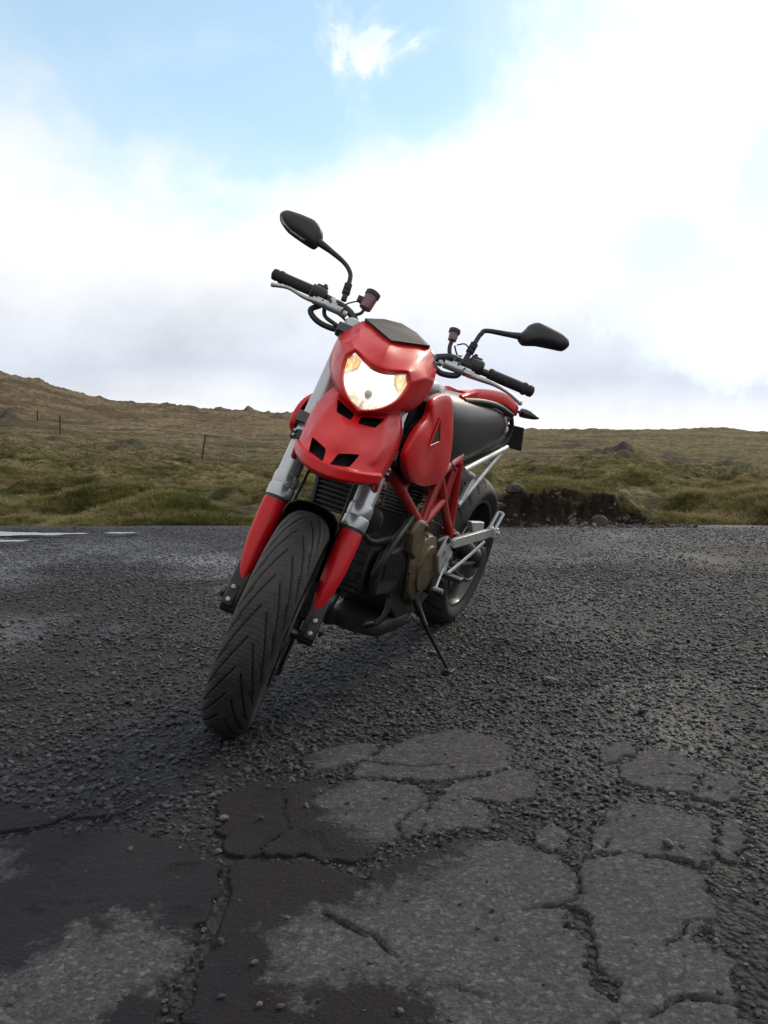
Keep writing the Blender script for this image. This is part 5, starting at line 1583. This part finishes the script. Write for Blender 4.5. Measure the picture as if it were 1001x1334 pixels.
# tail unit and grab handles
m = MB(); m.loft(section_loft([(.34, .060, .950, .86), (.22, .085, .955, .85), (.08, .088, .945, .85), (-.06, .070, .925, .86), (-.16, .040, .905, .87)], 24, 3)); tail = m.build('tail_unit', M_RED, bike)
for sg in (1, -1):
    P = [Vector((.62 if sg > 0 else .40, sg * .082, .938 if sg > 0 else .915)), Vector((.46 if sg > 0 else .33, sg * .092, .955 if sg > 0 else .925)), Vector((.25, sg * .104, .957 if sg > 0 else .930)), Vector((.12, sg * .113, .940 if sg > 0 else .920)), Vector((.045, sg * .118, .918))]
    m = MB(); path = catmull(P, 6); rings = []
    for i, p in enumerate(path):
        u = i / (len(path) - 1); h = .008 + .013 * min(1, u * 5) ; w = .008
        rings.append([p + Vector((0, sg * a * w, b * h)) for a, b in ((-.7, 1), (.3, 1), (1, .6), (1, -.8), (.6, -1), (-.8, -1))])
    m.loft(rings); m.build('grab_handle', M_RED, bike, angle=35)
    for bc_, bd_ in (((.30, sg * .098, .924), (.030, .016, .04)), ((.10, sg * .104, .905), (.04, .02, .03))):
        m = MB(); m.box(bc_, bd_); m.build('handle_bracket', M_RED, tail, bevel=.004)
    m = MB(); m.tube([(.60, sg * .088, .930), (.42, sg * .100, .934), (.25, sg * .108, .925), (.08, sg * .116, .898)], .011, 10, 5); m.build('handle_base', M_BLK, tail)
    # indicators
    m = MB(); m.tube([(.06, sg * .095, .914), (.03, sg * .135, .915)], .006, 10, 1)
    m.loft([[Vector((.02 + math.cos(a) * .016 * k, sg * y, .914 + dz + math.sin(a) * .018 * k)) for a in (2 * math.pi * j / 18 for j in range(18))] for y, k, dz in ((.128, .70, 0), (.132, .98, 0), (.150, 1.0, 0), (.170, .86, -.001), (.190, .58, -.003), (.204, .28, -.004), (.208, .08, -.004))])
    m.build('indicator', M_SMOKE, bike, angle=50)
m = MB(); m.box((-.12, 0, .868), (.08, .10, .035)); m.build('tail_light', M_SMOKE, tail, bevel=.008)
m = MB(); m.prism([(-.06, -.04, .87), (-.06, .04, .87), (-.20, .035, .84), (-.20, -.035, .84)], (0, 0, .012))
m.prism([(-.215, -.100, .842), (-.215, .100, .846), (-.235, .108, .748), (-.235, -.108, .744)], (-.008, 0, 0)); m.build('plate_carrier', M_BLK, bike, bevel=.003)
# twin silencers tucked under the tail
for sg in (1, -1):
    m = MB(); m.tube([(.42, sg * .055, .72), (.22, sg * .065, .77), (.02, sg * .068, .81)], [.035, .052, .050], 20, 5); m.lathe([(.030, 0), (.034, .006), (.034, .02), (.026, .02), (.026, 0)], (.03, sg * .068, .808), (-1, 0, .15), 20, cap=False)
    m.build('silencer', M_ENG, bike)
for sg in (1, -1):
    m = MB(); m.tube([(.10, sg * .105, .765), (.06, sg * .118, .80), (.055, sg * .121, .85), (.08, sg * .119, .885)], .009, 10, 5); m.build('seat_rail_cover', M_BLK, bike)

# ---- frames
m = MB(); rt = .0155
for a, b in (((1.15, .66), (.798, .527)), ((.798, .527), (.735, .690)), ((.798, .530), (.644, .607)), ((.735, .690), (.629, .586)), ((.629, .586), (.482, .468)), ((.572, .72), (.482, .462)), ((.611, .70), (.644, .607))):
    pass
T = [((1.16, .075, .765), (1.029, .118, .655)), ((1.029, .118, .655), (.798, .120, .527)), ((.798, .120, .527), (.728, .120, .70)), ((.792, .120, .532), (.644, .120, .607)),
     ((.740, .120, .69), (.629, .120, .586)), ((.629, .120, .586), (.482, .120, .468)), ((.580, .120, .73), (.486, .120, .462)), ((.618, .120, .715), (.640, .120, .603)),
     ((.728, .120, .70), (.95, .110, .80)), ((.95, .110, .80), (1.16, .055, .90)), ((1.029, .118, .655), (.95, .110, .80)), ((1.16, .075, .765), (1.02, .10, .835)), ((.728, .120, .70), (.58, .118, .75))]
for a, b in T: m.tube([a, b], rt if a[0] < 1.1 else .017, 14, 1)
m.mirror()
m.tube([(1.235, 0, .72), (1.145, 0, .93)], .034, 20, 1)
m.tube([(.482, -.12, .465), (.482, .12, .465)], .016, 12, 1)
fr = m.build('frame', M_REDF, bike)
for x, z in ((.798, .527), (.482, .466)):
    for sg in (1, -1):
        m = MB(); m.lathe([(.022, -.012), (.022, .012), (.017, .015)], (x, sg * .124, z), (0, sg, 0), 18); m.build('frame_lug', M_REDF, fr)
        m = MB(); m.lathe([(.010, 0), (.010, .007), (.006, .008)], (x, sg * .138, z), (0, sg, 0), 6); m.build('bolt', M_DARKM, fr)
m = MB()
for a, b in (((.53, .128, .701), (.06, .124, .772)), ((.50, .128, .574), (.12, .122, .752)), ((.50, .126, .694), (.40, .126, .672)), ((.40, .126, .66), (.47, .128, .590))):
    m.tube([a, b], .0105, 12, 1)
m.mirror(); m.tube([(.10, -.12, .765), (.10, .12, .765)], .010, 12, 1); m.build('subframe', M_PEG, bike)

# ---- engine
eng = bpy.data.objects.new('engine', None)
m = MB(); cc = [(.47, .30), (.46, .44), (.54, .50), (.66, .53), (.80, .54), (.88, .48), (.90, .36), (.86, .26), (.76, .20), (.56, .19), (.49, .23)]
m.prism([(x, -.105, z) for x, z in cc], (0, .21, 0)); m.lathe([(.105, -.14), (.115, -.13), (.115, -.10)], (.68, 0, .37), (0, 1, 0), 36)
eng = m.build('engine', M_ENG, bike, bevel=.010)
m = MB(); m.lathe([(.118, .095), (.118, .115), (.108, .132), (.080, .140), (.078, .148), (.040, .152)], (.70, 0, .375), (0, 1, 0), 40); ac = m.build('alternator_cover', M_TAN, eng)
for k in range(9):
    a = k * 2 * math.pi / 9; m = MB(); m.lathe([(.0085, 0), (.0085, .014), (.0045, .018)], (.70 + math.cos(a) * .108, .113, .375 + math.sin(a) * .108), (0, 1, 0), 10); m.build('bolt', M_DARKM, ac)
m = MB(); m.prism([(x, .100, z) for x, z in ((.76, .46), (.79, .545), (.86, .56), (.90, .52), (.88, .45), (.82, .42))], (0, .040, 0)); m.build('timing_cover', M_TAN, eng, bevel=.010)
m = MB(); m.prism([(x, .100, z) for x, z in ((.50, .28), (.49, .42), (.54, .47), (.62, .46), (.60, .36), (.58, .26))], (0, .035, 0)); m.build('sprocket_cover', M_ENG, eng, bevel=.008)
# front cylinder (points forward, a little up) and rear cylinder (upright)
def cylinder(base, axd, nfin, size, head_len):
    ax_ = Vector(axd).normalized(); up = Vector((0, 1, 0)).cross(ax_) * -1
    rot = Matrix((ax_, Vector((0, 1, 0)), up)).transposed()
    base = Vector(base); out = []
    m = MB(); m.lathe([(.062, 0), (.062, nfin * .0115)], base, ax_, 30)
    cy = m.build('cylinder', M_ENG, bike)
    for k in range(nfin):
        c = base + ax_ * (k * .0115 + .006); m = MB()
        pl = []
        for j in range(24):
            a = 2 * math.pi * j / 24; ca, sa = math.cos(a), math.sin(a)
            pl.append(c + rot @ Vector((0, math.copysign(abs(ca) ** .5, ca) * size * .5, math.copysign(abs(sa) ** .5, sa) * size * .5)))
        m.prism(pl, ax_ * .0042); m.build('fin', M_FIN, cy, bevel=0)
    h0 = base + ax_ * (nfin * .0115)
    m = MB(); m.box(h0 + ax_ * head_len * .5, (head_len, size * .92, size * .86), rot)
    for s1 in (1, -1): m.box(h0 + ax_ * (head_len * .62) + up * s1 * size * .45, (head_len * .6, size * .7, .03), rot)
    hd = m.build('cylinder_head', M_ENG, cy, bevel=.010)
    for s1 in (-.33, -.11, .11, .33):
        m = MB(); m.box(h0 + ax_ * (head_len + .002) + up * s1 * size * .8, (.012, size * .80, .006), rot); m.build('fin', M_FIN, cy, bevel=.001)
    m = MB(); m.lathe([(.026, 0), (.026, .012), (.020, .016)], h0 + ax_ * head_len + rot @ Vector((0, -.03, .02)), ax_, 20); m.build('valve_cap', M_DARKM, cy); m = MB(); m.lathe([(.014, 0), (.014, .02)], h0 + ax_ * head_len + rot @ Vector((0, .045, -.03)), ax_, 12); m.build('valve_cap', M_DARKM, cy)
    return cy, h0 + ax_ * head_len


cy1, hf = cylinder((.865, 0, .375), (1, 0, .16), 8, .165, .085)
cy2, hr = cylinder((.70, 0, .52), (-.18, 0, 1), 8, .165, .08)
# belt covers, left-hand run to both heads
m = MB(); m.prism([(x, .088, z) for x, z in ((.74, .47), (.80, .36), (.92, .315), (1.03, .325), (1.045, .395), (1.02, .455), (.90, .47), (.83, .54))], (0, .030, 0))
bc = m.build('belt_cover', M_ENG, bike, bevel=.010)
for k in range(12):
    x = .885 + k * .0115; m = MB(); m.box((x, .121, .40 + .0018 * k), (.0042, .008, .085)); m.build('rib', M_FIN, bc)
m = MB(); m.tube([(1.03, .095, .36), (1.05, .12, .43), (1.01, .128, .50), (.93, .125, .55), (.86, .118, .60)], .010, 12, 7); m.build('breather_hose', M_BLK, bike)
m = MB(); m.tube([(.93, .112, .585), (.885, .122, .52), (.86, .128, .44), (.84, .13, .36), (.80, .125, .28)], .0065, 10, 7); m.build('coolant_pipe', M_DARKM, bike)
# oil cooler
m = MB(); cx_, cy_, cz_ = 1.135, -.022, .610
m.box((cx_ - .018, cy_, cz_), (.020, .140, .100)); oc = m.build('oil_cooler', M_BLK, bike, bevel=.003)
for k in range(8):
    m = MB(); z = cz_ - .049 + k * .014
    m.tube([(cx_, cy_ - .068, z), (cx_, cy_ + .068, z)], .0052, 8, 1); m.build('fin', M_BLK, oc)
for s1 in (-1, 1):
    m = MB(); m.box((cx_ - .008, cy_ + s1 * .076, cz_), (.034, .014, .112)); m.lathe([(.009, 0), (.009, .02)], (cx_ - .005, cy_ + s1 * .076, cz_ - .056), (0, 0, -1), 12); m.build('cooler_end', M_DARKM, oc, bevel=.003)
m = MB(); m.tube([(1.13, .054, .54), (1.09, .085, .50), (1.02, .10, .50), (.90, .09, .50)], .009, 10, 7); m.tube([(1.13, -.098, .54), (1.08, -.11, .48), (.98, -.11, .44), (.86, -.10, .40)], .009, 10, 7); m.build('oil_hose', M_BLK, bike)
m = MB(); m.lathe([(.030, 0), (.042, .004), (.042, .020), (.030, .026)], (1.10, .07, .565), (1, .2, 0), 24); m.build('horn', M_BLK, bike)
# exhaust
m = MB(); m.tube([(1.00, -.02, .31), (1.04, -.02, .255), (1.00, -.03, .205), (.90, -.05, .180), (.74, -.085, .185), (.55, -.11, .22), (.42, -.13, .34), (.36, -.12, .52), (.36, -.07, .68)], .021, 18, 8); ex = m.build('exhaust_pipe', M_DARKM, bike)
m = MB(); m.tube([(.92, .10, .215), (.90, .02, .172), (.885, -.06, .170), (.87, -.12, .20)], .011, 12, 6); m.tube([(.90, .115, .30), (.905, .118, .25), (.92, .10, .212)], .009, 10, 5); m.build('crossover_pipe', M_DARKM, ex)
m = MB(); m.loft(section_loft([(.92, .07, .215, .160), (.84, .10, .21, .138), (.66, .105, .21, .132), (.54, .08, .21, .150)], 20, 3.5)); m.build('sump', M_ENG, bike)
# shock, airbox, battery dark mass under the tank
m = MB(); m.loft(section_loft([(1.08, .06, .80, .66), (.98, .085, .80, .66), (.74, .085, .78, .64), (.60, .07, .76, .66)], 20, 4)); m.build('airbox', M_LINER, bike)
m = MB(); m.tube([(.50, .02, .42), (.42, .02, .70)], .022, 14, 1)
for k in range(9):
    a0 = k / 9; c = Vector((.495, .02, .44)).lerp(Vector((.43, .02, .67)), a0); m.lathe([(.030, -.004), (.036, 0), (.030, .004)], c, (-.08, 0, .28), 16, cap=False)
m.build('rear_shock', M_ENG, bike)
# ---- rear end
m = MB(); m.tube([(.50, .05, .425), (.38, .085, .43), (.22, .108, .385), (.08, .112, .335), (0, .112, .315)], [.034, .034, .030, .028, .030], 18, 6, flat=.75, up=(0, 1, 0))
m.tube([(.50, .05, .36), (.34, .09, .33), (.16, .108, .305), (.02, .112, .30)], .013, 12, 5); m.tube([(.50, -.09, .42), (.50, .09, .42)], .030, 18, 1)
sw = m.build('swingarm', M_BLK, bike)
m = MB(); m.lathe([(.040, .10), (.044, .108), (.044, .128), (.030, .134), (.015, .135)], (0, 0, .315), (0, 1, 0), 30); m.build('axle_hub', M_DARKM, sw)
m = MB(); n_ = 60; rg = []
for k in range(n_): 
    pass
m.tube([(.52, .098, .455), (.26, .098, .425), (.02, .098, .42), (-.075, .098, .385), (-.10, .098, .315), (-.075, .098, .245), (.02, .098, .212), (.28, .098, .30), (.52, .098, .36), (.555, .098, .41), (.52, .098, .455)], .008, 8, 6, cap=False); m.build('chain', M_DARKM, bike)
m = MB(); m.lathe([(.060, .093), (.098, .095), (.104, .098), (.098, .101), (.060, .103), (.060, .093)], (0, 0, .315), (0, 1, 0), 44, cap=False); m.build('sprocket', M_DARKM, wheel_r)
m = MB(); m.prism([(x, .100, z) for x, z in ((.246, .487), (.075, .470), (.055, .424), (.205, .440))], (0, .022, 0)); m.build('chain_guard', M_PEG, bike, bevel=.004)
m = MB(); m.box((-.02, -.105, .25), (.09, .03, .05)); m.build('brake_caliper', M_ENG, bike, bevel=.006)

# ---- footrest plates
def rests(sg):
    yp = sg * .160
    m = MB()
    outer = [(.640, .490), (.585, .470), (.570, .430), (.552, .425), (.540, .395), (.565, .372), (.560, .335), (.590, .322), (.630, .352), (.655, .380), (.690, .428), (.672, .452), (.655, .470)]
    m.prism([(x, yp, z) for x, z in outer], (0, sg * .010, 0))
    pl = m.build('footrest_plate', M_PEG, bike, bevel=.002)
    cs = []
    for x, z, r_ in ((.640, .425, .014), (.602, .400, .012), (.590, .350, .008), (.625, .462, .007), (.62, .38, .008)):
        c = MB(); c.lathe([(r_, -.03), (r_, .03)], (x, yp, z), (0, 1, 0), 18); cs.append(c)
    cut(pl, cs)
    for x, z in ((.640, .490), (.590, .335), (.560, .41)):
        m = MB(); m.lathe([(.011, 0), (.011, .008), (.006, .010)], (x - .004, yp + sg * .008, z - .014), (0, sg, 0), 14); m.lathe([(.004, .010), (.004, .012)], (x - .004, yp + sg * .008, z - .014), (0, sg, 0), 6); m.build('bolt', M_DARKM, pl)
    # hanger for the passenger peg
    m = MB(); a, b = Vector((.600, sg * .178, .462)), Vector((.225, sg * .206, .472))
    rings = []
    for u in (0, .04, .5, .93, 1):
        p = a.lerp(b, u); h = .017 if 0 < u < 1 else .010
        rings.append([p + Vector((0, sg * dy, dz)) for dy, dz in ((-.009, -h), (.004, -h), (.004, h), (-.009, h))])
    m.loft(rings); hg = m.build('peg_hanger', M_PEG, bike, bevel=.0015, angle=25)
    m = MB(); m.tube([(.592, sg * .176, .345), (.440, sg * .190, .392), (.300, sg * .200, .440)], .0085, 12, 4, flat=.6, up=(0, 1, 0)); m.build('hanger_strut', M_PEG, hg)
    m = MB(); m.box((.245, sg * .205, .474), (.050, .034, .036)); m.lathe([(.007, -.022), (.007, .022)], (.235, sg * .21, .474), (0, 1, 0), 12); m.build('peg_joint', M_PEG, hg, bevel=.003)
    m = MB()
    for dy in (-.010, .010): m.tube([(.262, sg * (.205) + dy, .482), (.205, sg * .208 + dy, .545)], .0068, 10, 1)
    m.tube([(.205, sg * .208 - .010, .545), (.205, sg * .208 + .010, .545)], .0068, 10, 1)
    m.build('passenger_peg', M_ALU, hg)
    m = MB(); m.box((.605, sg * .205, .352), (.038, .075, .016)); m.lathe([(.008, 0), (.008, .05)], (.605, sg * .165, .352), (0, sg, 0), 10); m.build('rider_peg', M_DARKM, pl, bevel=.002)
    m = MB(); m.tube([(.615, sg * .172, .375), (.650, sg * .178, .345), (.690, sg * .186, .318)], .0055, 10, 5); m.lathe([(.008, 0), (.008, .035)], (.690, sg * .180, .318), (0, sg, 0), 12); m.build('foot_lever', M_ALU, pl)


rests(1); rests(-1)
# side stand, foot on the ground
m = MB(); m.tube([(.690, .120, .265), (.697, .200, .178), (.706, .300, .082)], [.0095, .0062, .0055], 12, 4); ss = m.build('side_stand', M_LINER, bike)
m = MB(); m.box((.706, .306, .078), (.050, .034, .008), Matrix.Rotation(0.245, 3, 'X')); m.tube([(.72, .300, .082), (.748, .318, .092)], .005, 8, 1); m.build('stand_foot', M_BLK, ss, bevel=.002)
m = MB(); m.box((.69, .112, .268), (.06, .03, .05)); m.build('stand_bracket', M_ENG, ss, bevel=.006)
m = MB(); m.tube([(.65, .118, .26), (.692, .19, .192)], .005, 8, 1); m.build('spring', M_DARKM, ss)
